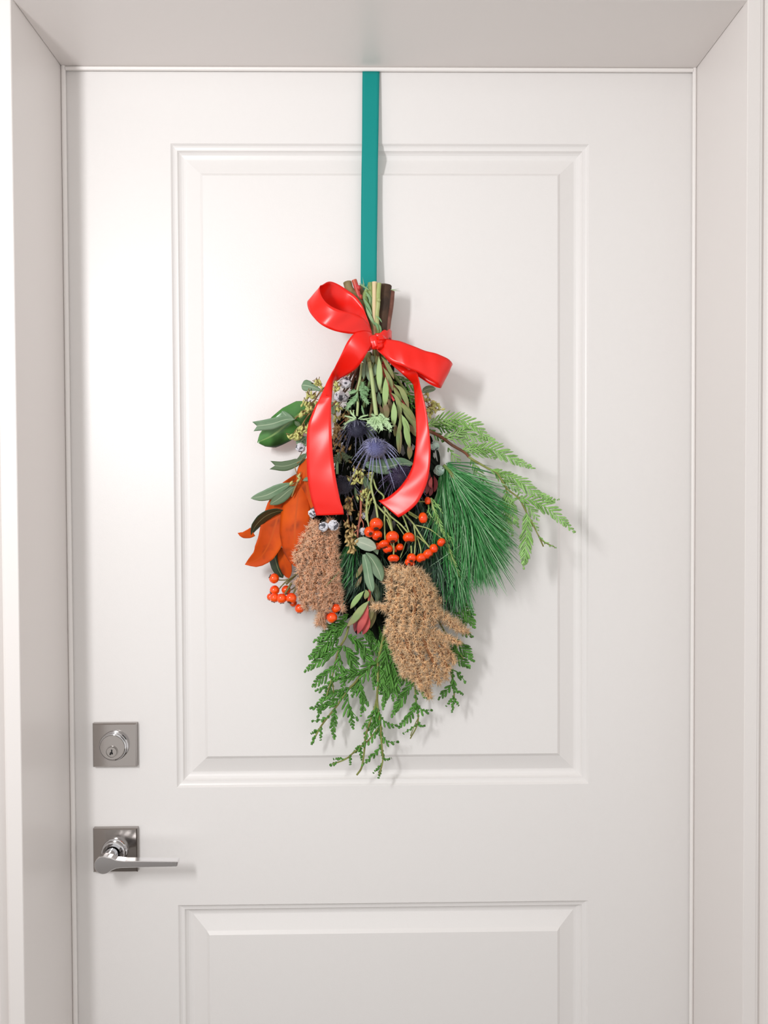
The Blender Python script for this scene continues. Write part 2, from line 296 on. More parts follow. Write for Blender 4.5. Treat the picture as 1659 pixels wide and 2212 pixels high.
obj('cylinder_collar', lathe(MB(), DBX, DBZ, [(.0215, .0085), (.0213, .0120), (.0205, .0132), (.0200, .0134), (.0200, .0165), (.0192, .0178), (.0184, .0182)]), POLISH, db)
obj('cylinder_face', lathe(MB(), DBX, DBZ, [(.0184, .0182), (.0182, .0174), (.0179, .0174), (.0176, .0181), (.0001, .0182)]), CHROME, db, smooth=False)
kz = DBZ-.0062; kx = DBX-.0006
plug = MB(); lathe(plug, kx, kz, [(.0086, .0180), (.0085, .0192), (.0080, .0192), (.0078, .0184), (.0074, .0184), (.0071, .0193), (.0001, .0194)])
obj('key_plug', plug, CHROME, db, smooth=False)
kw = MB(); kw.box((kx-.0008, -.0197, kz-.0012), (kx+.0010, -.0193, kz+.0036)); kw.box((kx-.0024, -.0197, kz-.0022), (kx-.0002, -.0193, kz-.0004)); kw.box((kx-.0004, -.0197, kz-.0034), (kx+.0018, -.0193, kz-.0010)); kw.box((kx-.003, -.0197, kz-.0044), (kx-.001, -.0193, kz-.0020))
obj('keyway', kw, KEYDARK, db, smooth=False)
lh = obj('lever_handle', plate(MB(), LVX, LVZ, .0325, .0085), CHROME, door, smooth=False)
tag(lh, label='chrome lever handle on a square plate, lever pointing right')
obj('rose_collar', lathe(MB(), LVX, LVZ, [(.0190, .0085), (.0188, .0110), (.0180, .0122), (.0172, .0124), (.0170, .0175), (.0160, .0188), (.0150, .0190), (.0110, .0190)]), POLISH, lh)
nk = MB().tube([(LVX-.0005, -.0185, LVZ), (LVX-.0005, -.040, LVZ-.0005)], .0098, 32, cap=False)
obj('shaft', nk, POLISH, lh)
hb = MB(); hx, hz, hr = LVX-.003, LVZ-.002, .0128; zb = LVZ-.0012
# lever outline in the door's plane: round hub, swept into a straight flat arm
ol = [(hx+hr*math.cos(t), hz+hr*math.sin(t)) for t in np.linspace(math.radians(62), math.radians(305), 26)]
ol += [(hx+.012, zb-.0082), (hx+.018, zb-.0056), (hx+.026, zb-.0048), (hx+.1035, zb-.0040), (hx+.1045, zb-.0030), (hx+.1055, zb+.0028), (hx+.1048, zb+.0036), (hx+.030, zb+.0050), (hx+.018, zb+.0066), (hx+.011, zb+.0096)]
ol = np.array(ol); n = len(ol)
def layer(y, sh):
    c = ol.mean(0); dv = ol-np.roll(ol, 1, 0)+np.roll(ol, -1, 0)-ol; nn = np.stack((dv[:, 1], -dv[:, 0]), 1); nn = nn/np.maximum(np.linalg.norm(nn, axis=1, keepdims=True), 1e-9)
    q = ol-nn*sh; return np.stack((q[:, 0], np.full(n, y), q[:, 1]), 1)
Ls = [layer(-.0375, .0008), layer(-.0382, 0), layer(-.0492, 0), layer(-.0500, .0008)]; q = np.arange(n); q2 = (q+1) % n
for A, C in zip(Ls[:-1], Ls[1:]): hb.add(np.vstack((A, C)), np.stack((q, q2, q2+n, q+n), 1))
hubc = np.array((hx, 0, hz))
for A, y, s_ in ((Ls[0], -.0375, 1), (Ls[-1], -.0500, -1)):
    me_c = np.array((hx+.018, y, zb)); 
    hb.add(np.vstack((A, me_c)), np.stack((q, q2, np.full(n, n)), 1)[:, ::s_])
obj('lever', hb, LEVERM, lh, smooth=False)

# ------------------------------------------------------------------ hanging ribbon
def strip(E1, E2, n=60, nv=7, bulge=0., th=.0005, m=0, mb=None, wav=0., wf=1.):
    """ribbon between two edge lines given as (x, y, d) rows"""
    A = atv(catmull(E1, n)); C = atv(catmull(E2, n)); v = np.linspace(0, 1, nv)[None, :, None]
    G = A[:, None]*(1-v)+C[:, None]*v
    N = norm(np.cross(np.gradient(G, axis=0), np.gradient(G, axis=1))); N *= np.where(N[..., 1:2] > 0, -1, 1)
    G = G+N*bulge*.35*(1-(2*v-1)**2)
    if wav:
        q = np.linspace(0, 1, n)[:, None]*len(E1)*wf+.9*v[..., 0]
        env = np.clip(np.minimum(np.linspace(0, 1, n), np.linspace(1, 0, n))*8, 0, 1)[:, None]
        G = G+N*(wav*env*(np.sin(q*2.1+.6)*.5+np.sin(q*3.7+1.9*v[..., 0]+2)*.35))[..., None]
    return MB().grid(G, th, m, mb)
E1 = [(783.0, 154, .0042), (782.6, 200, .006), (782.0, 300, .0090), (781.0, 360, .0105), (780, 450, .012), (779.4, 540, .016), (779, 614, .022), (779, 650, .026)]
E2 = [(820.0, 154, .0042), (819.0, 200, .0065), (817.4, 300, .0100), (816.4, 360, .0120), (815.4, 450, .013), (814.2, 540, .017), (813.6, 614, .022), (813, 650, .026)]
sb = strip(E1, E2, 60, 7, .0004, .0004)
xa, xb = at(783, 154, .0042)[0], at(820, 154, .0042)[0]; zt_ = at(800, 154, .0042)[2]
tt = [(-.0042, zt_), (-.0040, 2.0990), (-.0025, 2.1010), (.0, 2.1016), (.03, 2.1016)]
sb.grid(np.array([[(xa+(xb-xa)*v, y, z) for v in np.linspace(0, 1, 3)] for y, z in tt]), .0004)
tag(obj('hanging_ribbon', sb, TEAL), 'narrow teal satin ribbon hung over the top of the white door', 'ribbon')

# ------------------------------------------------------------------ red bow
KN = at(813, 735, .07)
bow = tag(empty('ribbon_bow', KN), 'glossy red satin ribbon bow with two loops and two tails tied around the stems', 'bow')
# upper left loop: front rim, then rear rim
lf = z1((762, 575, .068), (718, 440, .064), (640, 275, .058), (535, 190, .056), (435, 130, .060), (362, 119, .070), (298, 163, .082), (303, 240, .094), (372, 322, .102), (480, 375, .104), (620, 410, .098), (700, 465, .090), (760, 570, .078))
lr = z1((750, 585, .066), (715, 560, .054), (650, 510, .046), (540, 455, .040), (420, 400, .042), (285, 310, .056), (186, 284, .074), (200, 385, .088), (290, 490, .098), (400, 550, .101), (540, 583, .096), (660, 585, .090), (752, 604, .078))
obj('loop', strip(lf, lr, 110, 9, .0012, wav=.0012), RED, bow)
rf = z1((800, 728, .080), (860, 778, .088), (960, 842, .096), (1080, 892, .099), (1180, 932, .099), (1270, 985, .098), (1345, 1045, .095), (1380, 1071, .086), (1360, 1068, .076), (1290, 1042, .068), (1200, 985, .064), (1080, 905, .062), (940, 820, .062), (830, 740, .066))
ru = z1((820, 640, .076), (900, 630, .084), (1020, 655, .090), (1150, 702, .093), (1250, 738, .094), (1350, 768, .093), (1440, 806, .090), (1484, 852, .081), (1470, 860, .070), (1400, 830, .062), (1300, 780, .057), (1150, 730, .054), (1000, 690, .056), (850, 660, .062))
obj('loop', strip(rf, ru, 120, 9, .0035, wav=.0014), RED, bow)
tl = z1((752, 566, .080), (690, 556, .090), (610, 575, .096), (545, 650, .096), (490, 760, .090), (450, 850, .083), (428, 900, .080), (398, 945, .082), (355, 1020, .090), (318, 1110, .096), (280, 1190, .099))+z2((1000, 430, .100), (930, 600, .100), (904, 740, .098), (897, 920, .096), (902, 1150, .094), (918, 1350, .094), (948, 1530, .092), (985, 1650, .090), (1012, 1735, .089))
tr = z1((778, 640, .084), (752, 700, .092), (715, 760, .097), (665, 840, .094), (610, 905, .084), (530, 958, .070), (455, 996, .060), (418, 1015, .066), (411, 1060, .080), (404, 1130, .092), (397, 1200, .099))+z2((1193, 300, .102), (1189, 560, .103), (1200, 800, .103), (1215, 1050, .103), (1240, 1250, .104), (1272, 1430, .104), (1302, 1570, .103), (1332, 1650, .102), (1342, 1722, .100))
tlm = strip(tl, tr, 130, 9, .0022, wav=.0011, wf=.42)
obj('tail', tlm, RED, bow)
ul = z1((835, 745, .070), (880, 800, .068), (940, 865, .062), (1010, 925, .058), (1090, 1000, .058), (1124, 1040, .062))+z3((950, 170, .070), (965, 300, .078), (985, 500, .086), (990, 700, .090), (985, 850, .092), (970, 1000, .092), (945, 1130, .090), (890, 1260, .088), (800, 1390, .086), (700, 1480, .084), (620, 1530, .082), (538, 1556, .080))
ur = z1((880, 700, .062), (960, 780, .058), (1040, 850, .056), (1100, 895, .060), (1130, 905, .070), (1165, 940, .080))+z3((1020, 100, .086), (1060, 260, .092), (1105, 460, .096), (1140, 690, .098), (1158, 910, .099), (1155, 1130, .099), (1130, 1300, .098), (1080, 1440, .097), (1005, 1580, .096), (920, 1665, .095), (845, 1720, .094), (778, 1757, .092))
obj('tail', strip(ul, ur, 120, 9, .0022, wav=.0011, wf=.42), RED, bow)
# knot: a pinched roll with folds, and the band that passes round the stems
kb = MB(); th = np.linspace(0, 2*np.pi, 40); kn = z1((755, 650, .082), (775, 640, .088), (805, 640, .094), (835, 655, .092), (850, 700, .084))
P = atv(px(z1((770, 600), (778, 640), (792, 680), (810, 718)), .084, .086, 26)); rr = np.interp(np.linspace(0, 1, 26), (0, .12, .5, .88, 1), (.003, .0070, .0084, .0072, .003))
a = np.arange(24)*2*np.pi/24; T = norm(np.gradient(P, axis=0)); X = norm(np.cross(T, (0, 1., 0))); Yv = np.cross(X, T)
fold = 1+.10*np.sin(a*5+np.linspace(0, 3, 26)[:, None]*1.2)
V = P[:, None]+(rr[:, None]*fold)[..., None]*(np.cos(a)[None, :, None]*X[:, None]*1.0+np.sin(a)[None, :, None]*Yv[:, None]*.8)
i = np.arange(25)[:, None]*24; jx = np.arange(24)[None]; kb.add(V, np.stack((i+jx, i+(jx+1) % 24, i+24+(jx+1) % 24, i+24+jx), -1).reshape(-1, 4))
for q_ in (((812, 632), (850, 625), (885, 640)), ((800, 665), (835, 655), (880, 650)), ((805, 705), (840, 690), (872, 672))):
    kb.tube(atv(px(z1(*q_), .090, .080, 14)), np.interp(np.linspace(0, 1, 14), (0, .4, 1), (.003, .0052, .002)), 10)
obj('knot', kb, RED, bow)
tie = at(820, 735, .047)
n_ = 48; G = np.array([[(tie[0]+(.0172+.0008*math.sin(3*t))*math.cos(t), tie[1]+.024*math.sin(t), tie[2]+h*.0062+.007*math.cos(t)+.0012*math.sin(9*t)) for h in np.linspace(-1, 1, 6)] for t in np.linspace(0, 2*np.pi, n_)])
obj('wrap_band', MB().grid(G, .0005), RED, bow)

# ------------------------------------------------------------------ the swag
SW = at(826, 728, .04)
swag = tag(empty('evergreen_swag', SW), 'hanging bundle of cedar, pine, thistles, rusty leaves, plumes and orange hips on the door', 'swag')
def part(name, loc_px=None, d=.04): return empty(name, at(*(loc_px or (826, 735)), d), swag)
def leaf(mb, pts, w, d0=.05, d1=None, shape='lance', tilt=0., cup=.0, m=0, mbk=None, cut=0., th=.00035, nu=18, nv=7, wave=0., asym=0.):
    """a leaf along pixel points pts (base first), w = full width in pixels"""
    C = px(pts, d0, d1, nu); T = np.gradient(C[:, :2], axis=0); T /= np.linalg.norm(T, axis=1, keepdims=True); Nn = np.stack((-T[:, 1], T[:, 0]), 1)
    t = np.linspace(0, 1, nu)
    prof = {'lance': np.interp(t, (0, .05, .2, .4, .6, .8, .93, 1), (.05, .14, .62, .96, 1., .76, .36, .0)),
            'oval': np.interp(t, (0, .06, .2, .4, .6, .8, .93, 1), (.05, .3, .78, 1., 1., .80, .42, .0)),
            'obl': np.interp(t, (0, .1, .3, .6, .8, .92, .98, 1), (.22, .3, .5, .9, 1., .8, .4, .0)),
            'strap': np.interp(t, (0, .08, .25, .7, .9, 1), (.3, .6, .95, 1., .7, .05)),
            'cut': np.interp(t, (0, .06, .25, .6, 1), (.06, .2, .8, 1., .82)),
            'taper': np.interp(t, (0, .3, .6, .85, 1), (1., .92, .68, .34, .0)),
            'wedge': np.interp(t, (0, .2, .5, .8, 1), (.06, .5, .85, 1, 1.))}[shape]
    v = np.linspace(-1, 1, nv); hw = w*.5*prof
    off = v[None]*hw[:, None]; XY = C[:, None, :2]+Nn[:, None]*(off+asym*hw[:, None])[..., None]
    if cut:   # notched end
        XY[-1] += T[-1][None]*(cut*np.abs(v)-cut*.4)[:, None]; XY[-2] += T[-1][None]*(.5*cut*np.abs(v)-cut*.2)[:, None]
    D = C[:, None, 2]+(tilt*off+cup*(v[None]**2)*hw[:, None])*MPP+wave*MPP*hw[:, None]*np.sin(t*9)[:, None]*v[None]
    return mb.grid(atv(np.concatenate((XY, D[..., None]), -1)), th, m, mbk)
def stemline(mb, pts, d0, d1, r0, r1=None, n=None, sides=7, m=0):
    P = atv(px(pts, d0, d1, n)); return mb.tube(P, np.linspace(r0, r1 if r1 is not None else r0, len(P)), sides, m)
def comb(mb, axis, d0, d1, L, ang=40, step=7.4, sides=(1, -1), w=3.6, head=.35, tail=.35, LR=1., curl=.25, axis_w=1.2, jit=.002):
    """flat scaly cedar spray: an axis with rows of finger-like twiglets"""
    A = px(axis, d0, d1, 40); ln = np.linalg.norm(np.diff(A[:, :2], axis=0), axis=1).sum(); n = max(4, int(ln/step))
    C = catmull(A[::3] if len(A) > 9 else A, n); T = np.gradient(C[:, :2], axis=0); T /= np.maximum(np.linalg.norm(T, axis=1, keepdims=True), 1e-9)
    mb.tube(atv(A), np.linspace(axis_w, .7, 40)*MPP*1.2, 5)
    st = np.linspace(0, 1, 8); wp = np.array((.7, .95, .82, 1., .86, 1., .8, .12))
    for k in range(n):
        s = k/(n-1); env = np.interp(s, (0, head, 1), (.55, 1, tail))
        for sd in sides:
            l = L*env*(LR if sd < 0 else 1)*random.uniform(.86, 1.16); a = math.radians(ang+random.uniform(-5, 5))*sd
            if k == n-1: a *= .5
            ca, sa = math.cos(a), math.sin(a); t0 = T[k]; dirv = np.array((t0[0]*ca-t0[1]*sa, t0[0]*sa+t0[1]*ca))
            b0 = C[k, :2]+t0*(random.uniform(-.25, .25)*step+(step*.5 if sd < 0 else 0))
            path = b0[None]+dirv[None]*(l*st)[:, None]+t0[None]*(curl*l*st**2)[:, None]
            tt = np.gradient(path, axis=0); tt /= np.linalg.norm(tt, axis=1, keepdims=True); nn = np.stack((-tt[:, 1], tt[:, 0]), 1)
            hw = (w*.5*wp)[:, None]*random.uniform(.85, 1.15); dd = C[k, 2]+random.uniform(-jit, jit)+st*random.uniform(-1, 1)*jit*1.5; td = w*.22*wp*MPP
            R = np.stack((np.c_[path+nn*hw, dd], np.c_[path, dd+td], np.c_[path-nn*hw, dd], np.c_[path, dd-td]), 1)
            i = np.arange(7)[:, None]*4; q = np.arange(4)[None]; q2 = (q+1) % 4
            mb.add(atv(R), np.stack((i+q, i+q2, i+4+q2, i+4+q), -1).reshape(-1, 4), 0, np.stack((np.repeat(st, 4), np.zeros(32)), 1))
    return mb
def frond(parent, m, *combs, name='frond'):
    """one sub-part per spray"""
    for c in combs:
        mb = MB(); kw = dict(c[4]) if len(c) > 4 else {}
        comb(mb, c[0], c[1], c[2], c[3], **kw); obj(name, mb, m, parent)

# --- inner foliage that fills the middle of the bundle
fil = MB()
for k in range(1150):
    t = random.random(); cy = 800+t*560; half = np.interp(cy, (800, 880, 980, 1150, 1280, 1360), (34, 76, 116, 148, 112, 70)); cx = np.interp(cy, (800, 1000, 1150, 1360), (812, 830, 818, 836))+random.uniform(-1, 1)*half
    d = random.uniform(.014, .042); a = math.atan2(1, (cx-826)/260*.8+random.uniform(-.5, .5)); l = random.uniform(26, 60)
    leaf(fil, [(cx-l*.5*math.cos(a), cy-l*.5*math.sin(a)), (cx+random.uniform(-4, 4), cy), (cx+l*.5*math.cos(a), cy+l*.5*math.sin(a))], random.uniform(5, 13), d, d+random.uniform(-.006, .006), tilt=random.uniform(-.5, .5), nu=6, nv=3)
fo = obj('inner_foliage', fil, DEEP_SHADE, swag); fo['kind'] = 'stuff'

# --- bundle of stems above and below the tie
def single(name, m, pts, d0, d1, r0, r1, label=None, cutm=None, sides=9, knob=()):
    mb = MB(); stemline(mb, pts, d0, d1, r0, r1, 24, sides)
    for (x, y, d, r) in knob: mb.ball(at(x, y, d), (r, r*.7), (1, -.3, .2), nu=8, nv=6)
    p = atv(px(pts, d0, d1, 24)); ax = norm(p[0]-p[1]); mb.ball(p[0], (r0*.97, r0*.12), ax, 1, nu=10, nv=5)
    o = obj(name, mb, [m, cutm or CUT], swag)
    if label: o['label'] = label
    return o
single('stem', OLIVE, z1((540, 125), (560, 190), (620, 260), (720, 420), (800, 600)), .040, .046, .0062, .005, 'olive brown cut stem at the top left')
single('stem', REDSTEM, z1((600, 103), (625, 180), (650, 270), (700, 400), (780, 590)), .045, .044, .0038, .0032, 'bright red cut stem', knob=[(775, 622, .047, .0042), (780, 642, .047, .0040)])
single('stem', GREENSTEM, z1((752, 130), (752, 230), (775, 330), (800, 560), (810, 640)), .052, .056, .0046, .004)
single('stem', CREAM, z1((784, 120), (785, 250), (785, 400), (800, 600)), .060, .056, .0036, .0034, 'cream coloured cut stem')
single('stem', HIPSTEM, z1((826, 130), (818, 230), (815, 330), (806, 420), (812, 580)), .064, .060, .0030, .0030, 'yellow green cut stem', knob=[(818, 648, .064, .0038)])
single('stem', BARK, z1((870, 152), (862, 300), (850, 420), (845, 600)), .046, .046, .0108, .0085, 'thick dark brown woody stem')
single('stem', BARK_R, z1((920, 205), (912, 330), (896, 450), (882, 570), (866, 640)), .040, .045, .0072, .0058, 'reddish bark stem at the top right', knob=[(839, 668, .042, .0058), (836, 700, .044, .0055)])
single('stem', GREENSTEM, z1((920, 185), (900, 230), (870, 400), (850, 600)), .030, .036, .0026, .0026)
single('stem', OLIVE, z1((650, 160), (680, 260), (730, 420), (800, 600)), .034, .040, .0045, .0045)
single('stem', GREENSTEM, z1((720, 190), (700, 260), (740, 380), (800, 590)), .050, .054, .0038, .0034)
single('stem', TWIG, z1((845, 560), (800, 560), (830, 600), (840, 700)), .034, .038, .0050, .0050)
for k, (m_, x_, y_, d_, r_) in enumerate(((OLIVE, 770, 850, .040, .0024), (GREENSTEM, 785, 880, .046, .0026), (OLIVE, 800, 900, .040, .0026), (GREENSTEM, 830, 900, .042, .0026), (OLIVE, 845, 890, .038, .0028), (BARK, 850, 860, .034, .0034), (OLIVE, 865, 860, .040, .0024), (GREENSTEM, 880, 850, .036, .0024), (BARK, 815, 880, .034, .0036), (GREENSTEM, 800, 860, .054, .0024), (GREENSTEM, 824, 850, .056, .0024), (OLIVE, 838, 840, .052, .0024), (BARK, 785, 850, .036, .003))):
    m1 = MB(); stemline(m1, [(808+k % 5*6, 728), (811+k % 5*4+(x_-815)*.15, 775), (x_, y_)], .044+.003*(k % 4), d_, r_, r_*.8, 18, 7); obj('stem', m1, m_, swag)
lb = MB()
for p_, w_, d_ in ((((640, 130), (700, 170), (740, 195)), 11, .062), (((700, 200), (740, 260), (745, 320)), 16, .060), (((680, 260), (720, 330), (760, 420)), 22, .060), (((700, 330), (740, 420), (790, 520)), 20, .062), (((745, 240), (765, 300), (770, 350)), 16, .058), (((760, 480), (800, 500), (820, 560)), 14, .066), (((790, 420), (830, 450), (850, 485)), 8, .068), (((820, 490), (840, 540), (835, 590)), 10, .066)):
    leaf(lb, z1(*p_), w_/4.1475*1.5, d_, tilt=random.uniform(-.4, .4), nu=10, nv=5)
o_ = obj('stem_leaf', lb, TH_G, swag); o_['kind'] = 'stuff'; o_['label'] = 'small green leaves among the cut stems'
sp_ = MB(); base = atv(np.array([(x, y, .058) for x, y in z1((690, 150), (700, 200), (715, 180), (740, 260), (790, 470), (830, 540), (860, 560), (930, 190), (945, 195))])); 
dirs = np.array([(-.2, -.3, 1), (.4, -.3, .8), (-.6, -.4, .5), (-.8, -.3, .4), (.5, -.3, .4), (.5, -.4, -.6), (.3, -.5, -.7), (1, -.1, .05), (1, -.2, -.15)])
sp_.spikes(base, dirs, RNG.uniform(.008, .014, 9), .0007); o_ = obj('stem_leaf', sp_, TH_L, swag); o_['label'] = 'thin pale green leaf tips between the cut stems'; o_['kind'] = 'stuff'

# --- cedar
def cedar(name_pt, d, label): p = part('cedar_branch', name_pt, d); p['label'] = label; return p
cr = cedar((930, 935), .05, 'pale green cedar branch spreading to the right')
mb = MB(); stemline(mb, z4((180, 385), (320, 455), (420, 530), (540, 600), (578, 642)), .050, .056, .0026, .0019, m=0)
obj('twig', mb, TWIG, cr)
mb = MB(); stemline(mb, z4((575, 640), (640, 682), (760, 750), (840, 790), (900, 880), (950, 950), (1050, 1030), (1085, 1090), (1130, 1180), (1190, 1290), (1240, 1390), (1290, 1445), (1385, 1490)), .056, .072, .0017, .0008, 50)
stemline(mb, z4((840, 790), (890, 870), (930, 940), (935, 1000)), .058, .060, .0012, .0009); stemline(mb, z4((1240, 1390), (1262, 1440), (1283, 1487)), .07, .07, .0012, .0010)
obj('twig', mb, CED_STEM, cr)
frond(cr, CED_R,
  (z4((190, 345), (300, 300), (400, 290), (520, 300), (640, 350), (720, 430), (800, 487)), .054, .060, 26, dict(ang=40, head=.2, tail=.3, step=8.5, w=4.2)),
  (z4((300, 330), (420, 340), (520, 390), (600, 440), (720, 480)), .050, .054, 21, dict(ang=42, w=4)),
  (z4((330, 460), (420, 440), (500, 405), (570, 350)), .052, .056, 19, dict(w=3.8)),
  (z4((380, 450), (480, 470), (570, 500), (640, 540)), .048, .052, 20, dict(w=3.8, LR=.7)),
  (z4((520, 570), (640, 565), (760, 560), (870, 600), (950, 640), (1050, 690), (1165, 740)), .056, .066, 24, dict(ang=40, head=.35, tail=.22, w=4)),
  (z4((560, 600), (640, 600), (730, 610), (800, 640)), .050, .052, 20, dict(w=3.6)),
  (z4((600, 660), (640, 740), (670, 800), (740, 870)), .044, .044, 18, dict(w=3.4)),
  (z4((390, 560), (430, 620), (470, 670)), .046, .046, 16, dict(w=3.4)),
  (z4((790, 760), (900, 800), (1030, 855), (1120, 920), (1200, 975), (1300, 1015), (1345, 1045)), .060, .068, 21, dict(ang=40, head=.4, tail=.3, w=4.2)),
  (z4((830, 790), (900, 860), (960, 900), (1040, 960)), .056, .058, 18, dict(w=3.8)),
  (z4((935, 950), (925, 1050), (880, 1100), (830, 1150)), .054, .052, 17, dict(w=3.8)),
  (z4((940, 970), (965, 1080), (990, 1180), (1035, 1280)), .056, .058, 21, dict(w=4, tail=.2)),
  (z4((925, 1040), (920, 1150), (950, 1260), (985, 1365)), .052, .052, 18, dict(w=3.8, tail=.2)),
  (z4((860, 1180), (880, 1290), (905, 1370), (938, 1452)), .048, .048, 16, dict(w=4, tail=.25)),
  (z4((960, 1110), (1000, 1040), (1060, 1020)), .056, .060, 13, dict(w=3.6)),
  (z4((1060, 1042), (1150, 1045), (1250, 1090), (1330, 1130), (1400, 1190), (1480, 1260), (1555, 1332)), .066, .080, 24, dict(ang=42, head=.3, tail=.2, w=4.6, step=8.6)),
  (z4((1250, 1090), (1310, 1060), (1405, 1046)), .070, .074, 11, dict(w=4, tail=.2)),
  (z4((1080, 1060), (1130, 1110), (1175, 1150), (1215, 1210)), .062, .066, 18, dict(w=3.8, tail=.3)),
  (z4((1130, 1180), (1128, 1300), (1122, 1400), (1112, 1520), (1098, 1660)), .068, .074, 27, dict(ang=38, head=.45, tail=.16, w=4.8, step=7)),
  (z4((1150, 1220), (1180, 1260), (1215, 1310)), .066, .068, 10, dict(w=3.4, tail=.3)),
  (z4((1250, 1400), (1310, 1455), (1385, 1492)), .070, .072, 7, dict(w=3, tail=.3, step=9)))
ct = cedar((880, 800), .03, 'green cedar sprig half hidden behind the right red ribbon tail')
mb = MB(); stemline(mb, z3((640, 0), (760, 120), (880, 260), (1000, 420), (1100, 600)), .030, .040, .0020, .0014); obj('twig', mb, CED_STEM, ct)
frond(ct, CED_B, (z3((700, 20), (820, 120), (930, 180), (1000, 230)), .034, .038, 20, {}), (z3((720, 130), (830, 250), (930, 330), (1000, 360)), .036, .040, 20, {}), (z3((850, 330), (950, 430), (1020, 520)), .034, .036, 20, {}),
  (z3((1120, 640), (1220, 640), (1330, 700), (1430, 690)), .044, .050, 18, dict(w=4)), (z3((1150, 700), (1220, 760), (1290, 830)), .040, .042, 15, {}))
ci = cedar((930, 1090), .06, 'thin pale cedar sprig running down beside the orange hips')
mb = MB(); stemline(mb, z6((1160, 85), (1200, 220), (1270, 400), (1340, 560), (1400, 740), (1490, 980)), .072, .066, .0014, .0009, 40); stemline(mb, z6((1040, 300), (1150, 330), (1240, 420), (1310, 520)), .05, .06, .0008); obj('twig', mb, HIPSTEM, ci)
frond(ci, CED_R, (z6((1165, 90), (1210, 240), (1270, 390), (1340, 560)), .072, .070, 13, dict(step=8, ang=28, w=2.6)), (z6((1170, 90), (1240, 170), (1285, 240)), .070, .070, 9, dict(step=8, ang=28, w=2.6)), (z6((1140, 170), (1140, 260), (1190, 330)), .068, .068, 9, dict(step=8, ang=28, w=2.6)),
  (z6((1250, 300), (1240, 400), (1250, 500)), .068, .068, 9, dict(step=8, ang=28, w=2.6)), (z6((1340, 560), (1400, 740), (1440, 860), (1500, 1000)), .068, .066, 16, dict(step=8, ang=25, w=2.4)), (z6((1320, 470), (1380, 540), (1430, 640)), .066, .066, 12, dict(step=8, ang=28, w=2.6)))
cb = cedar((790, 1340), .04, 'deep green cedar branch hanging at the lower left of the bundle')
mb = MB(); stemline(mb, z7((640, 300), (600, 440), (530, 560), (500, 650), (460, 830), (430, 950), (372, 1150)), .040, .036, .0018, .0009, 40)
stemline(mb, z7((1005, 690), (970, 735), (880, 830), (800, 890), (720, 990), (650, 1060), (560, 1180), (500, 1270), (420, 1370), (300, 1530), (200, 1715)), .038, .030, .0019, .0012, 50)
stemline(mb, z7((440, 960), (460, 1120)), .034, .034, .0009); obj('twig', mb, CED_STEM, cb)
K = dict(w=5.2, step=7.6)
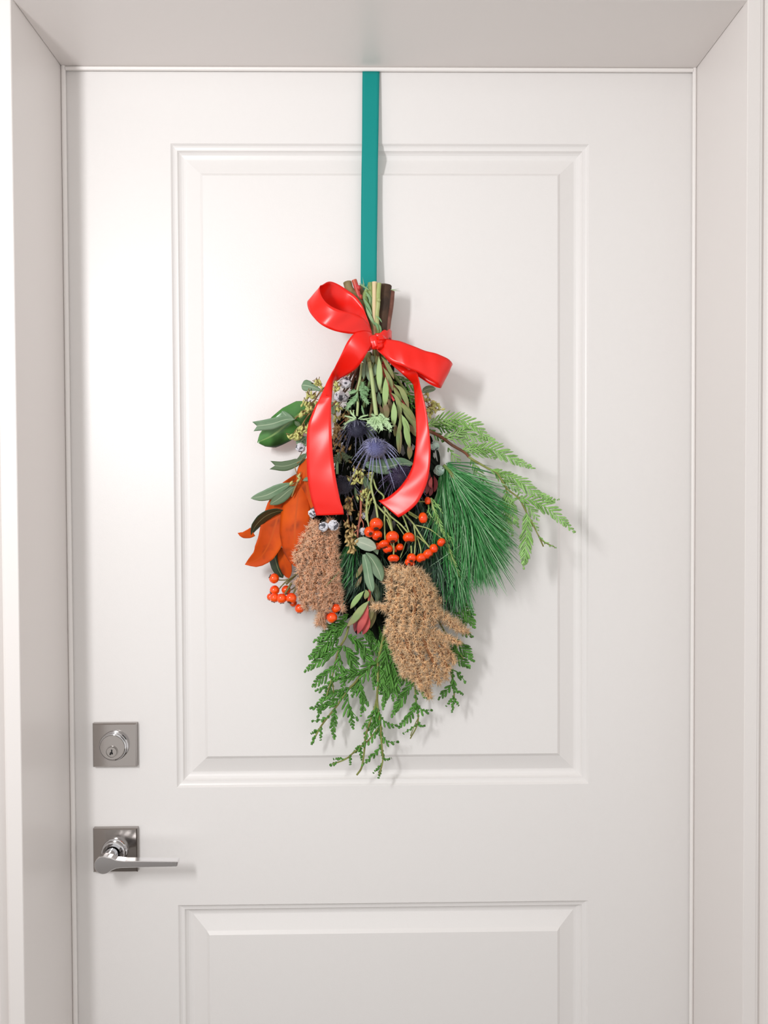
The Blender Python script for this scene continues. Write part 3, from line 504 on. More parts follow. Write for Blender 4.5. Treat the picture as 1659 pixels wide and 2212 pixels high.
frond(cb, CED_B,
  (z7((600, 310), (480, 400), (350, 520), (190, 670)), .046, .042, 26, dict(K, ang=40, tail=.25)),
  (z7((640, 280), (540, 300), (420, 350), (320, 430), (255, 465)), .048, .044, 19, dict(K, tail=.3)),
  (z7((520, 470), (420, 540), (330, 610), (200, 650)), .040, .038, 20, dict(K, tail=.25)),
  (z7((560, 560), (440, 620), (290, 720), (135, 830)), .042, .036, 22, dict(K, ang=36, tail=.2)),
  (z7((630, 420), (700, 440), (790, 490), (860, 580), (915, 700)), .046, .042, 25, dict(K, ang=48, LR=.5, tail=.3)),
  (z7((700, 460), (760, 540), (830, 640), (880, 770)), .042, .040, 20, dict(K, tail=.25)),
  (z7((590, 540), (640, 620), (690, 740), (700, 870)), .044, .040, 22, dict(K, ang=36, tail=.25)),
  (z7((620, 580), (690, 640), (735, 720)), .040, .038, 14, dict(K, tail=.3)),
  (z7((530, 640), (510, 740), (490, 850)), .042, .040, 14, dict(K, ang=30)),
  (z7((540, 700), (560, 800), (570, 900)), .040, .040, 12, dict(K, ang=24)),
  (z7((470, 780), (400, 860), (320, 930), (225, 1010)), .040, .036, 19, dict(K, tail=.25)),
  (z7((445, 920), (410, 1000), (350, 1060), (268, 1080)), .036, .034, 11, dict(K, tail=.4)),
  (z7((450, 930), (430, 1020), (380, 1140)), .034, .034, 10, dict(K, tail=.4)),
  (z7((850, 860), (740, 870), (640, 880), (570, 880), (500, 920)), .040, .042, 16, dict(K, LR=.9, tail=.4)),
  (z7((800, 880), (680, 930), (570, 960), (475, 945)), .038, .040, 12, dict(K, tail=.4)),
  (z7((600, 920), (580, 980), (565, 1060)), .040, .040, 9, dict(K, tail=.4)),
  (z7((785, 920), (795, 1020), (830, 1120), (868, 1210)), .036, .034, 25, dict(K, sides=(1,), ang=42, tail=.4)),
  (z7((790, 1010), (800, 1140), (830, 1230), (800, 1355)), .036, .034, 13, dict(K, tail=.3)),
  (z7((770, 930), (740, 1010), (700, 1080), (690, 1130)), .034, .034, 13, dict(K)),
  (z7((650, 1060), (540, 1110), (400, 1150), (280, 1230)), .036, .034, 15, dict(K, tail=.3)),
  (z7((600, 1120), (520, 1190), (420, 1230), (330, 1270)), .034, .032, 12, dict(K, tail=.3)),
  (z7((630, 1130), (640, 1240), (680, 1340), (728, 1400)), .034, .032, 26, dict(K, sides=(1,), ang=44, tail=.35)),
  (z7((650, 1260), (665, 1380), (690, 1520)), .034, .032, 12, dict(K, tail=.3)),
  (z7((510, 1255), (400, 1270), (300, 1290), (208, 1298)), .034, .032, 13, dict(K, tail=.35)),
  (z7((330, 1280), (290, 1340), (268, 1390)), .032, .032, 7, dict(K, tail=.4)),
  (z7((475, 1300), (465, 1420), (452, 1530), (460, 1645)), .033, .031, 13, dict(K, tail=.35)),
  (z7((410, 1400), (330, 1440), (215, 1460)), .032, .031, 7, dict(K, tail=.4)),
  (z7((310, 1530), (302, 1600), (298, 1665)), .031, .031, 5, dict(K, tail=.5)), (z7((285, 1565), (240, 1585), (204, 1603)), .031, .031, 5, dict(K, tail=.5)), (z7((240, 1640), (215, 1680), (198, 1718)), .031, .031, 5, dict(K, tail=.5)))
cc = cedar((835, 1370), .045, 'deep green cedar branch with yellow twig hanging lowest in the middle')
mb = MB(); stemline(mb, z7((1085, 300), (1080, 390), (1050, 520), (1010, 680), (1000, 800), (1000, 1000), (990, 1180), (1000, 1320), (1030, 1480), (1040, 1650), (1050, 1800), (1060, 1940), (1018, 2120)), .052, .034, .0024, .0011, 60)
stemline(mb, z7((985, 1200), (960, 1300), (900, 1480), (850, 1650), (830, 1850), (800, 2030), (742, 2122)), .040, .030, .0016, .0014, 40)
stemline(mb, z7((1000, 1550), (900, 1680), (820, 1750), (700, 1850), (600, 1930), (440, 1990)), .036, .028, .0012, .0011, 30); obj('twig', mb, CED_STEM, cc)
frond(cc, CED_B,
  (z7((1000, 770), (960, 740), (900, 790), (850, 870)), .046, .044, 24, dict(K, ang=48, sides=(-1, 1), LR=1, tail=.6)),
  (z7((980, 740), (960, 840), (955, 940), (950, 1020)), .042, .042, 15, dict(K, ang=26)),
  (z7((1110, 440), (1080, 600), (1050, 720)), .050, .048, 26, dict(K, ang=30)),
  (z7((1130, 480), (1120, 640), (1090, 800), (1060, 960)), .050, .046, 26, dict(K, ang=30)),
  (z7((1170, 560), (1190, 740), (1160, 920), (1110, 1100), (1070, 1260)), .048, .042, 26, dict(K, ang=30, tail=.25)),
  (z7((1010, 790), (1040, 900), (1060, 1020), (1080, 1120)), .046, .044, 22, dict(K, ang=34)),
  (z7((1210, 640), (1230, 800), (1240, 960), (1236, 1100)), .044, .042, 20, dict(K, ang=30)),
  (z7((1150, 850), (1190, 980), (1190, 1100), (1185, 1170)), .042, .042, 15, dict(K, ang=28)),
  (z7((1000, 900), (1010, 1000), (1020, 1090)), .044, .044, 12, dict(K, ang=24)),
  (z7((985, 1270), (950, 1370), (890, 1470), (835, 1520)), .040, .036, 13, dict(K, tail=.4)),
  (z7((1000, 1310), (1050, 1430), (1120, 1490), (1215, 1510)), .042, .038, 16, dict(K, ang=44, LR=.25, tail=.4)),
  (z7((990, 1340), (970, 1440), (930, 1540), (920, 1590)), .038, .036, 14, dict(K, ang=26)),
  (z7((1010, 1400), (1020, 1520), (1035, 1640)), .038, .036, 14, dict(K, ang=26)),
  (z7((890, 1540), (860, 1620), (845, 1700)), .036, .034, 8, dict(K, tail=.4)),
  (z7((1000, 1540), (930, 1640), (860, 1720)), .036, .034, 17, dict(K, ang=46, sides=(-1,), tail=.5)),
  (z7((830, 1740), (760, 1800), (720, 1830)), .032, .030, 9, dict(K)),
  (z7((790, 1770), (790, 1840), (795, 1905)), .031, .031, 6, dict(K, tail=.5)), (z7((665, 1870), (662, 1920), (660, 1972)), .030, .030, 4, dict(K, tail=.6)), (z7((600, 1930), (550, 1925), (495, 1925)), .029, .029, 4, dict(K, tail=.6)), (z7((500, 1970), (470, 1985), (440, 1992)), .029, .029, 5, dict(K, tail=.6)),
  (z7((1038, 1610), (1090, 1690), (1150, 1720), (1215, 1715)), .038, .036, 13, dict(K, ang=44, LR=.25, tail=.4)),
  (z7((1035, 1760), (990, 1840), (920, 1900), (835, 1975)), .036, .032, 9, dict(K, tail=.4)),
  (z7((1050, 1800), (1055, 1850), (1060, 1900)), .036, .034, 6, dict(K, ang=26)),
  (z7((1060, 1900), (1095, 1925), (1138, 1922)), .034, .034, 6, dict(K, LR=.3, tail=.5)), (z7((1045, 1990), (1010, 2030), (968, 2072)), .033, .033, 4, dict(K, tail=.5)), (z7((1040, 2050), (1025, 2090), (1015, 2122)), .033, .033, 4, dict(K, tail=.6)))
c8 = cedar((890, 1440), .04, 'deep green cedar branch hanging behind the straw coloured plume')
mb = MB(); stemline(mb, z8((520, 700), (560, 830), (600, 940), (610, 1050), (620, 1170), (640, 1290), (620, 1400), (550, 1532)), .040, .032, .0017, .0009, 40); stemline(mb, z8((980, 700), (1020, 850), (1040, 1000), (1040, 1100), (1020, 1212)), .040, .034, .0015, .0008, 30); stemline(mb, z8((645, 1290), (600, 1380), (553, 1500)), .034, .034, .0007)
obj('twig', mb, CED_STEM, c8)
frond(c8, CED_B,
  (z8((590, 870), (510, 1000), (440, 1110), (360, 1250)), .040, .036, 19, dict(K, ang=36, tail=.3)),
  (z8((540, 800), (500, 880), (440, 890)), .038, .038, 13, K),
  (z8((610, 1130), (550, 1270), (440, 1390)), .037, .034, 14, dict(K, tail=.3)),
  (z8((615, 990), (680, 1010), (770, 1060)), .040, .040, 17, dict(K, ang=48, LR=.3)),
  (z8((640, 1160), (690, 1215), (765, 1212)), .037, .035, 13, dict(K, ang=46, LR=.3, tail=.4)),
  (z8((610, 1050), (620, 1150), (632, 1240)), .037, .036, 11, dict(K, ang=28)),
  (z8((630, 1370), (560, 1420), (488, 1466)), .034, .033, 4, dict(K, step=8, tail=.5)), (z8((640, 1340), (660, 1380), (684, 1385)), .034, .034, 5, dict(K, tail=.5)),
  (z8((1010, 760), (1080, 790), (1155, 880)), .042, .040, 14, dict(K, ang=46, LR=.4, tail=.4)),
  (z8((1035, 900), (980, 970), (893, 1062)), .039, .036, 13, dict(K, tail=.35)),
  (z8((1020, 800), (1035, 900), (1040, 980)), .040, .039, 12, dict(K, ang=28)), (z8((1040, 960), (1080, 1000), (1112, 1022)), .038, .037, 7, dict(K, tail=.4)),
  (z8((1040, 1060), (1010, 1100), (975, 1140)), .036, .036, 5, dict(K, tail=.4)), (z8((1042, 1070), (1060, 1110), (1078, 1142)), .036, .036, 5, dict(K, tail=.4)), (z8((1040, 1110), (1030, 1160), (1020, 1212)), .036, .035, 5, dict(K, tail=.4)))
c9 = cedar((985, 1360), .045, 'deep green cedar tips fanning out to the right of the straw coloured plume')
mb = MB(); stemline(mb, z8((850, 180), (960, 380), (1060, 520), (1150, 640)), .036, .040, .0016, .0008); obj('twig', mb, CED_STEM, c9)
frond(c9, CED_B,
  (z8((960, 380), (1060, 470), (1150, 540), (1230, 632)), .040, .040, 24, dict(K, ang=40, tail=.25)),
  (z8((990, 520), (1060, 590), (1120, 650), (1187, 720)), .038, .038, 21, dict(K, ang=40, tail=.25)),
  (z8((880, 380), (960, 470), (1030, 550), (1080, 600)), .036, .036, 20, K), (z8((1060, 220), (1120, 290), (1170, 350), (1215, 375)), .040, .040, 16, dict(K, tail=.3)),
  (z8((1080, 0), (1150, 110), (1210, 190), (1255, 266)), .042, .042, 19, dict(K, tail=.3)), (z8((1060, -60), (1130, 20), (1190, 80), (1250, 130)), .042, .042, 17, dict(K, tail=.3)), (z8((1000, 60), (1080, 160), (1140, 230)), .036, .036, 18, K))
c10 = cedar((790, 1330), .03, 'dark cedar sprays behind the red conebush flower')
frond(c10, CED_B, (z7((900, 200), (920, 360), (940, 480), (935, 590)), .032, .032, 22, dict(K, ang=30)), (z7((1000, 180), (1010, 330), (1000, 480), (985, 590)), .034, .034, 20, dict(K, ang=28)), (z7((760, 330), (840, 380), (900, 460)), .034, .034, 18, K), (z7((480, 240), (430, 300), (350, 270)), .040, .040, 12, K), (z7((640, 150), (560, 220), (470, 330), (380, 420)), .044, .044, 20, K), (z7((1050, 250), (1060, 360), (1080, 460)), .034, .034, 18, dict(K, ang=28)))

# --- pine
def pine(loc, d, label, twigpts, tw, groups, m):
    p = part('pine_branch', loc, d); p['label'] = label
    if twigpts:
        mb = MB(); stemline(mb, twigpts, *tw, 24); obj('twig', mb, PINE_TWIG, p)
    for (path, n, ang, da, L, d0, d1, sag, r) in groups:
        A = px(path, d0, d1, 60); k = RNG.integers(0, 60, n); base = A[k].copy(); base[:, :2] += RNG.normal(0, 2, (n, 2)); t = k/59.
        a = np.radians(ang[0]+(ang[1]-ang[0])*t+RNG.normal(0, da*1.35, n)); l = RNG.uniform(L[0], L[1], n)
        dv = np.stack((np.cos(a), np.sin(a)), 1); mid = base.copy(); tip = base.copy()
        mid[:, :2] += dv*(l*.55)[:, None]; tip[:, :2] += dv*l[:, None]; tip[:, 1] += sag*l*RNG.uniform(.4, 1.2, n); tip[:, 0] += RNG.normal(0, .07, n)*l
        sd = RNG.normal(0, 1, n); mid[:, 2] += sd*.008+.004; tip[:, 2] += sd*.014-.004
        mid[:, 2] = np.maximum(mid[:, 2], .012); tip[:, 2] = np.maximum(tip[:, 2], .012)
        mb = MB(); mb.needles(atv(base), atv(mid), atv(tip), r*1.15*RNG.uniform(.8, 1.2, n)); o = obj('needle_tuft', mb, m, p); o['kind'] = 'stuff'
pine((965, 1010), .055, 'long needled bright green pine branch filling the right side', z4((340, 720), (400, 780), (450, 860), (520, 1000), (600, 1180), (650, 1400)), (.066, .060, .0024, .0012), [
  (z4((350, 720), (430, 820), (500, 960), (560, 1100)), 520, (40, 68), 11, (90, 165), .062, .060, .06, .00052),
  (z4((450, 860), (540, 1060), (600, 1220)), 560, (55, 78), 10, (95, 175), .066, .060, .05, .00052),
  (z4((540, 1050), (620, 1250), (640, 1400)), 430, (52, 84), 12, (70, 135), .066, .058, .05, .00052),
  (z4((400, 700), (330, 800), (300, 900)), 330, (62, 92), 8, (110, 190), .058, .050, .02, .00050),
  (z4((360, 690), (420, 740), (470, 830)), 34, (12, 45), 10, (80, 130), .060, .060, .18, .00045)], PINE)
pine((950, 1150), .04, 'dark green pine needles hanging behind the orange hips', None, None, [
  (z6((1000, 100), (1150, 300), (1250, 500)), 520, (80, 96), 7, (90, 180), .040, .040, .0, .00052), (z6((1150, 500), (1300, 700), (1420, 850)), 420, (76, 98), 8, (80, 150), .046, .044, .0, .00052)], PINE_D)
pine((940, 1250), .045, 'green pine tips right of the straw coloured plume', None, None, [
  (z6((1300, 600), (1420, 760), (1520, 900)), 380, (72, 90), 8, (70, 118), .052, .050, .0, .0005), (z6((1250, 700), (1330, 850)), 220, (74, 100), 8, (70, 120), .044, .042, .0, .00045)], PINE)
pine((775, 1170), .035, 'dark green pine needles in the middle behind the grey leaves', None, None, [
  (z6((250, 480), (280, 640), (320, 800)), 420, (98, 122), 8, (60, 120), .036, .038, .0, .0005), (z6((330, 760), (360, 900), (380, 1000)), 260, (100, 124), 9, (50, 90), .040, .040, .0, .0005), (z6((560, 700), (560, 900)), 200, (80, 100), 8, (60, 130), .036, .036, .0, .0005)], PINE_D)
pine((770, 1200), .04, 'few bright pine needles between the brown plume and the grey leaves', None, None, [
  (z6((240, 500), (280, 700), (310, 840)), 150, (102, 124), 7, (60, 110), .042, .042, .0, .00045)], PINE)

# --- dried plumes
def plume(loc, d, label, m, strands, sp, L, tipl=1.):
    p = part('dried_plume', loc, d); p['label'] = label
    for pts, d0, d1, w in strands:
        C = px(pts, d0, d1, 60); ln = np.linalg.norm(np.diff(C[:, :2], axis=0), axis=1).sum(); n = int(ln*sp)
        s = RNG.uniform(0, 59, n); i = s.astype(int).clip(0, 58); f = (s-i)[:, None]; base = C[i]*(1-f)+C[i+1]*f
        T = np.gradient(C, axis=0)[i]; T[:, 2] = 0; T /= np.linalg.norm(T, axis=1, keepdims=True); env = np.interp(s/59, (0, .12, .75, 1), (.45, 1, .95, .45))
        th = RNG.uniform(0, 2*np.pi, n); rad = np.sqrt(RNG.uniform(.02, 1, n))*w*.5*env; Nn = np.stack((-T[:, 1], T[:, 0]), 1)
        base[:, :2] += Nn*(np.cos(th)*rad)[:, None]; base[:, 2] += np.sin(th)*rad*MPP
        base[:, 2] = np.maximum(base[:, 2], .012)
        P = atv(base); tw = atv(base+np.c_[T[:, :2], np.zeros(n)]*5)-P; nw = atv(base+np.c_[Nn, np.zeros(n)]*5)-P
        D = norm(tw)*RNG.uniform(-.3, 1.1, n)[:, None]+norm(nw)*(np.cos(th)*.9+RNG.normal(0, .5, n))[:, None]+np.array((0, -1., 0))*(np.sin(th)*.9+.25+RNG.normal(0, .4, n))[:, None]
        k3 = 9; P3 = np.repeat(P, k3, 0); D3 = np.repeat(D, k3, 0)*.55+RNG.normal(0, .8, (n*k3, 3))
        mb = MB(); mb.spikes(P3, D3, RNG.uniform(.5, 1.25, n*k3)*L*MPP, .00056); mb.tube(atv(C), np.interp(np.linspace(0, 1, 60), (0, .15, .8, 1), (.12, .24, .2, .06))*w*MPP, 7, 1)
        st = mb.ball(P[0], (.0001, .0001), nu=3, nv=3)
        o = obj('plume_strand', mb, [m, PLUME_S], p); o['kind'] = 'stuff'
plume((715, 1140), .06, 'brown dried grass plume at the lower left', PLUME_L, [
  (z5((1080, 260), (1010, 400), (930, 540), (840, 700), (830, 790)), .070, .066, 17), (z5((1100, 290), (1060, 460), (980, 640), (900, 800), (870, 900)), .074, .070, 19), (z5((1140, 330), (1110, 520), (1060, 700), (1000, 860), (960, 960)), .076, .072, 19),
  (z5((1190, 380), (1180, 560), (1150, 760), (1130, 900)), .072, .070, 16), (z5((1260, 240), (1270, 420), (1270, 640), (1270, 800), (1260, 950)), .074, .070, 17), (z5((1320, 300), (1310, 500), (1320, 700), (1330, 860), (1370, 1010)), .070, .066, 15),
  (z5((960, 820), (900, 940), (880, 1080), (870, 1200), (930, 1290)), .066, .060, 19), (z5((1000, 840), (1000, 980), (980, 1120), (960, 1260), (940, 1400)), .070, .062, 19), (z5((1100, 800), (1080, 960), (1060, 1120), (1040, 1270), (1080, 1400)), .072, .064, 19), (z5((1200, 820), (1190, 980), (1170, 1120), (1160, 1260), (1180, 1380)), .072, .064, 19),
  (z5((1280, 860), (1270, 1000), (1270, 1140), (1260, 1280), (1220, 1420)), .070, .062, 18), (z5((1340, 940), (1330, 1060), (1350, 1170), (1330, 1300)), .066, .060, 15), (z5((1350, 1060), (1400, 1230), (1430, 1420)), .060, .056, 7), (z5((1150, 1330), (1140, 1440), (1110, 1590)), .060, .054, 8), (z5((1180, 1400), (1170, 1540), (1190, 1640)), .056, .052, 6)], 1.35, 12)
plume((875, 1210), .065, 'large straw coloured dried grass plume hanging at the lower right', PLUME_R, [
  (z6((720, 880), (700, 1050), (690, 1250), (660, 1450)), .062, .060, 15), (z6((760, 880), (790, 1050), (780, 1250), (740, 1450), (700, 1640)), .070, .070, 19), (z6((820, 900), (870, 1060), (880, 1260), (850, 1460), (820, 1680)), .076, .076, 20), (z6((880, 920), (950, 1080), (980, 1280), (960, 1480), (940, 1700)), .078, .078, 20),
  (z6((930, 920), (1020, 1060), (1090, 1240), (1100, 1440), (1080, 1660)), .076, .076, 20), (z6((980, 930), (1080, 1060), (1160, 1220), (1200, 1400), (1200, 1600)), .070, .072, 18), (z6((1020, 960), (1110, 1080), (1190, 1220), (1290, 1330)), .060, .060, 11),
  (z6((1060, 1250), (1180, 1380), (1300, 1480), (1440, 1600), (1560, 1690)), .068, .062, 13), (z6((1200, 1400), (1330, 1500), (1480, 1600)), .062, .058, 10), (z8((700, 300), (850, 360), (1000, 420), (1110, 460)), .070, .064, 12), (z8((860, 150), (1000, 220), (1120, 280), (1200, 330)), .058, .054, 11),
  (z8((300, 200), (330, 380), (400, 560), (470, 760), (480, 820)), .066, .060, 16), (z8((380, 260), (420, 460), (480, 640), (560, 800), (620, 880)), .072, .064, 19), (z8((460, 260), (520, 460), (580, 640), (640, 800), (690, 980)), .078, .066, 20), (z8((560, 280), (620, 460), (680, 640), (740, 800), (760, 950)), .080, .068, 20),
  (z8((640, 300), (720, 470), (790, 620), (840, 760), (860, 910)), .078, .066, 20), (z8((700, 320), (800, 450), (890, 580), (950, 720), (940, 860)), .074, .064, 20), (z8((760, 340), (880, 450), (970, 560), (1050, 680)), .068, .060, 16), (z8((640, 860), (690, 960), (740, 1010), (765, 1080)), .062, .056, 10), (z8((470, 700), (500, 790), (470, 830)), .062, .06, 10),
  (z6((640, 1390), (560, 1400), (470, 1370)), .066, .070, 10), (z6((640, 930), (650, 1050), (660, 1150)), .055, .055, 10)], 1.15, 13.5)

# --- rose hips
def hip(p, x, y, r, m, d=.07, ry=None, axis=(.1, -.55, -.8), calyx=True):
    c = at(x, y, d); R = r*MPP*(1-d/1.136); ry = (ry or r)*MPP*(1-d/1.136); ax = norm(np.array(axis, float)); mb = MB()
    def prof(th, rr, zz): return rr, zz-np.where(th < .5, (1-th/.5)*ry*.16, 0)-np.where(th > np.pi-.4, -(1-(np.pi-th)/.4)*ry*.12, 0)
    mb.ball(c, (R, ry), ax, 0, 24, 15, prof)
    if calyx:
        e = c+ax*ry*.84; X = norm(np.cross(ax, (.3, .9, .1))); Yv = np.cross(ax, X); a = np.arange(9)*2*np.pi/9
        pts = e[None]+R*.22*(np.cos(a)[:, None]*X+np.sin(a)[:, None]*Yv); mb.spikes(pts, ax[None]*.8+.9*(np.cos(a)[:, None]*X+np.sin(a)[:, None]*Yv), R*.34, R*.12, 1); mb.ball(e, (R*.3, R*.12), ax, 1, 10, 6)
    obj('rose_hip', mb, [m, CALYX], p)
hp = part('rose_hip_spray', (812, 1060), .06); hp['label'] = 'spray of orange rose hips on green stalks under the right ribbon tail'
mb = MB()
for pts, d0, d1, r in (
  (z3((475, 1220), (450, 1350), (470, 1480), (505, 1600), (530, 1760)), .066, .074, .0017), (z3((475, 1300), (520, 1420), (600, 1500), (590, 1560)), .064, .066, .0014), (z3((430, 1470), (400, 1600), (410, 1780), (430, 1900)), .064, .072, .0013), (z3((440, 1560), (425, 1650), (380, 1790)), .064, .066, .0009),
  (z6((480, 130), (600, 260), (660, 330), (700, 480)), .066, .074, .0014), (z6((600, 190), (680, 300), (800, 400), (890, 500)), .066, .076, .0013), (z6((620, 200), (610, 380), (620, 590)), .066, .074, .0012), (z6((640, 230), (690, 380), (720, 640), (720, 770)), .064, .072, .0013),
  (z6((830, 300), (870, 400), (905, 500)), .062, .074, .0012), (z6((850, 280), (960, 400), (1060, 560), (1150, 680)), .062, .072, .0013), (z6((900, 250), (1020, 320), (1070, 330)), .062, .076, .0013), (z6((900, 270), (1000, 330)), .060, .072, .0012), (z6((960, 400), (980, 560), (970, 760)), .064, .072, .0011), (z6((1000, 550), (1040, 680), (1050, 780)), .066, .072, .0010),
  (z6((980, 410), (1150, 460), (1300, 570)), .062, .068, .0010), (z6((1020, 130), (1100, 130)), .06, .07, .0012), (z6((640, 340), (690, 470)), .07, .074, .0009), (z6((680, 620), (720, 700), (720, 780)), .07, .072, .0010), (z6((760, 400), (860, 560), (850, 660), (800, 800)), .060, .062, .0008), (z6((770, 560), (780, 640)), .062, .068, .0012), (z6((930, 660), (935, 760)), .066, .072, .0012), (z6((400, 120), (390, 300), (425, 420)), .062, .07, .0011), (z6((1000, 540), (1120, 640), (1200, 690)), .068, .07, .0010)):
    stemline(mb, pts, d0, d1, r, r*.9, 18, 6)
obj('stalk', mb, HIPSTEM, hp)
for (zx, zy, r, ry, d, ax) in ((512, 398, 81, 74, .080, (.0, -.62, -.78)), (432, 492, 66, 70, .076, (.2, -.9, -.3)), (522, 532, 66, 58, .074, (.4, -.5, -.6)), (706, 552, 80, 70, .080, (.05, -.6, -.8)), (604, 636, 67, 48, .078, (.3, -.3, -.9)), (650, 694, 60, 55, .072, (.2, -.4, -.8)), (530, 665, 50, 46, .060, (0, -.3, -1)), (795, 672, 46, 46, .070, (.1, -.2, -1)),
  (900, 558, 72, 60, .080, (.0, -.4, -.9)), (948, 585, 26, 26, .070, (.3, -.3, -.8)), (1072, 325, 54, 70, .080, (.1, -.2, -1)), (1127, 120, 37, 50, .076, (.0, -.2, -1)), (1290, 616, 54, 48, .076, (.6, -.3, -.5)), (1200, 690, 50, 58, .076, (.2, -.2, -1)), (1130, 755, 64, 54, .078, (.5, -.4, -.6)), (1048, 802, 64, 54, .078, (.3, -.4, -.8)), (935, 802, 58, 54, .080, (-.1, -.7, -.7)), (905, 852, 52, 44, .076, (.0, -.8, -.5)), (944, 872, 32, 32, .070, (.0, -.3, -1)), (718, 808, 72, 46, .078, (0, -.3, -.95)), (735, 700, 28, 40, .064, (.1, -.2, -1))):
    x, y = z6((zx, zy))[0]; hip(hp, x, y, r/5.53, HIP, d, ry/5.53, ax)
hq = part('rose_hip_spray', (660, 1250), .05); hq['label'] = 'spray of red orange rose hips at the lower left under the brown plume'
mb = MB()
for pts, d0, d1, r in ((z5((600, 1025), (700, 1022), (800, 980)), .050, .052, .0008), (z5((610, 1140), (690, 1050), (800, 975)), .05, .052, .0008), (z5((685, 1200), (740, 1110), (770, 1060)), .062, .056, .0016), (z5((795, 1195), (825, 1120), (830, 1060)), .062, .056, .0012), (z5((620, 1120), (720, 1030), (820, 960)), .052, .054, .0008), (z5((700, 1080), (780, 1000), (850, 930)), .050, .052, .0014), (z5((660, 1160), (760, 1150), (830, 1100)), .048, .05, .0009)):
    stemline(mb, pts, d0, d1, r, r, 14, 6)
obj('stalk', mb, HIPSTEM_D, hq)
for (zx, zy, r, d, ax) in ((545, 1004, 65, .052, (-.8, -.2, .45)), (552, 1155, 63, .048, (-.7, -.3, -.6)), (552, 1250, 63, .058, (-.3, -.2, -.9)), (500, 1240, 48, .046, (-.5, .2, -.8)), (642, 1260, 66, .062, (.1, -.05, -1)), (764, 1258, 70, .064, (-.3, -.6, -.8)), (700, 1152, 60, .046, (.2, -.3, -.9)), (790, 1320, 48, .042, (0, .1, -1)), (872, 1388, 62, .056, (-.1, -.1, -1)), (1030, 1270, 56, .046, (.1, -.5, -.8)), (1336, 1385, 63, .058, (.4, -.3, -.8)), (1286, 1506, 69, .064, (.6, -.3, -.7)), (1195, 1478, 58, .050, (-.5, -.2, -.8))):
    x, y = z5((zx, zy))[0]; hip(hq, x, y, r/5.925, HIP2, d, None, ax)

# --- magnolia leaves, rust underside out
mg = part('magnolia_sprig', (668, 985), .045); mg['label'] = 'magnolia leaves, rust brown undersides and one glossy green face, at the left'
def mleaf(m, mbk, pts, w, d0, d1, label=None, **k):
    mb = MB(); leaf(mb, pts, w, d0, d1, m=0, mbk=1, th=.0006, nu=26, nv=11, **k); o = obj('leaf', mb, [m, mbk], mg)
    if label: o['label'] = label
mleaf(MAG_G, MAG_O, z2((1000, 400, .040), (860, 480, .040), (700, 610, .042), (500, 770, .040), (308, 862, .034)), 66, .040, .034, 'glossy green magnolia leaf at the upper left', shape='oval', cup=-.25, tilt=.25)
mleaf(MAG_O, MAG_D, z5((960, -390, .030), (800, -180, .036), (640, 80, .046), (560, 330, .050), (480, 560, .050), (360, 740, .046), (170, 828, .042)), 60, .034, .04, 'rust brown magnolia leaf with its tip curling left', shape='oval', cup=.25, wave=.15)
mleaf(MAG_D, MAG_O, z5((700, 140, .052), (560, 155, .058), (420, 220, .060), (310, 330, .058), (250, 450, .050)), 21, .054, .056, 'dark green edge of a folded magnolia leaf', shape='lance', tilt=1.2)
mleaf(MAG_O, MAG_D, z5((272, 408, .052), (225, 432, .050), (150, 446, .048), (78, 423, .044)), 21, .05, .044, 'curled rust tip of a magnolia leaf', shape='taper', tilt=.3)
mleaf(MAG_O, MAG_D, z2((945, 1020, .052), (890, 1200, .056), (900, 1400, .058), (960, 1650, .060)), 42, .052, .06, 'dark rust magnolia leaf beside the red ribbon tail', shape='oval', tilt=-.5)
mleaf(MAG_O, MAG_D, z2((820, 1300, .050), (790, 1550, .060), (760, 1850, .066), (760, 2100, .066), (790, 2370, .058)), 66, .05, .06, 'large rust brown magnolia leaf in front', shape='oval', cup=-.3, tilt=-.15)
mleaf(MAG_D, MAG_O, z5((520, 600, .036), (560, 760, .034), (600, 890, .032), (660, 1000, .030)), 26, .036, .03, 'dark green magnolia leaf below the rust ones', shape='oval', tilt=.4)
mleaf(MAG_O, MAG_D, z5((620, 600, .038), (670, 760, .038), (700, 880, .036), (735, 1005, .034)), 27, .038, .034, shape='oval', tilt=-.5)

# --- eucalyptus
def euc(loc, d, label, leaves, stems=(), seeds=(), m=None, sm=SEED):
    p = part('eucalyptus_sprig', loc, d); p['label'] = label
    if stems:
        mb = MB()
        for s in stems: stemline(mb, s[0], s[1], s[2], s[3], s[3]*.7, 20, 6)
        obj('stalk', mb, SEEDSTEM if len(stems[0]) < 5 else stems[0][4], p)
    for l in leaves:
        k = dict(l[4]) if len(l) > 4 else {}; mm = k.pop('mat', m or EUC); mb = MB(); leaf(mb, l[0], l[1], l[2], l[3], **k); obj('leaf', mb, mm, p)
    for (cx, cy, n, sx, sy, dd, ang) in seeds:
        mb = MB()
        for q in range(n):
            x, y = cx+random.gauss(0, sx), cy+random.gauss(0, sy); dz = dd+random.uniform(-.004, .006); a = math.radians(ang+random.uniform(-60, 60)); c = at(x, y, dz)
            t = at(x+6*math.cos(a), y+6*math.sin(a), dz+.001); ax = norm(t-c); mb.ball(c, (.0017, .0032), ax, 0, 8, 7, lambda th, rr, zz: (rr*(1+.25*np.cos(th)), zz)); b0 = at(x-9*math.cos(a), y-9*math.sin(a), dz-.001)
            mb.tube([c-ax*.002, b0, np.array(b0)+(at(cx, cy, dd-.003)-b0)*.8], .0005, 4, 1); mb.spikes([c+ax*.003], [ax], .0016, .0007, 0)
        o = obj('seed_cluster', mb, [sm, SEEDSTEM], p); o['kind'] = 'stuff'
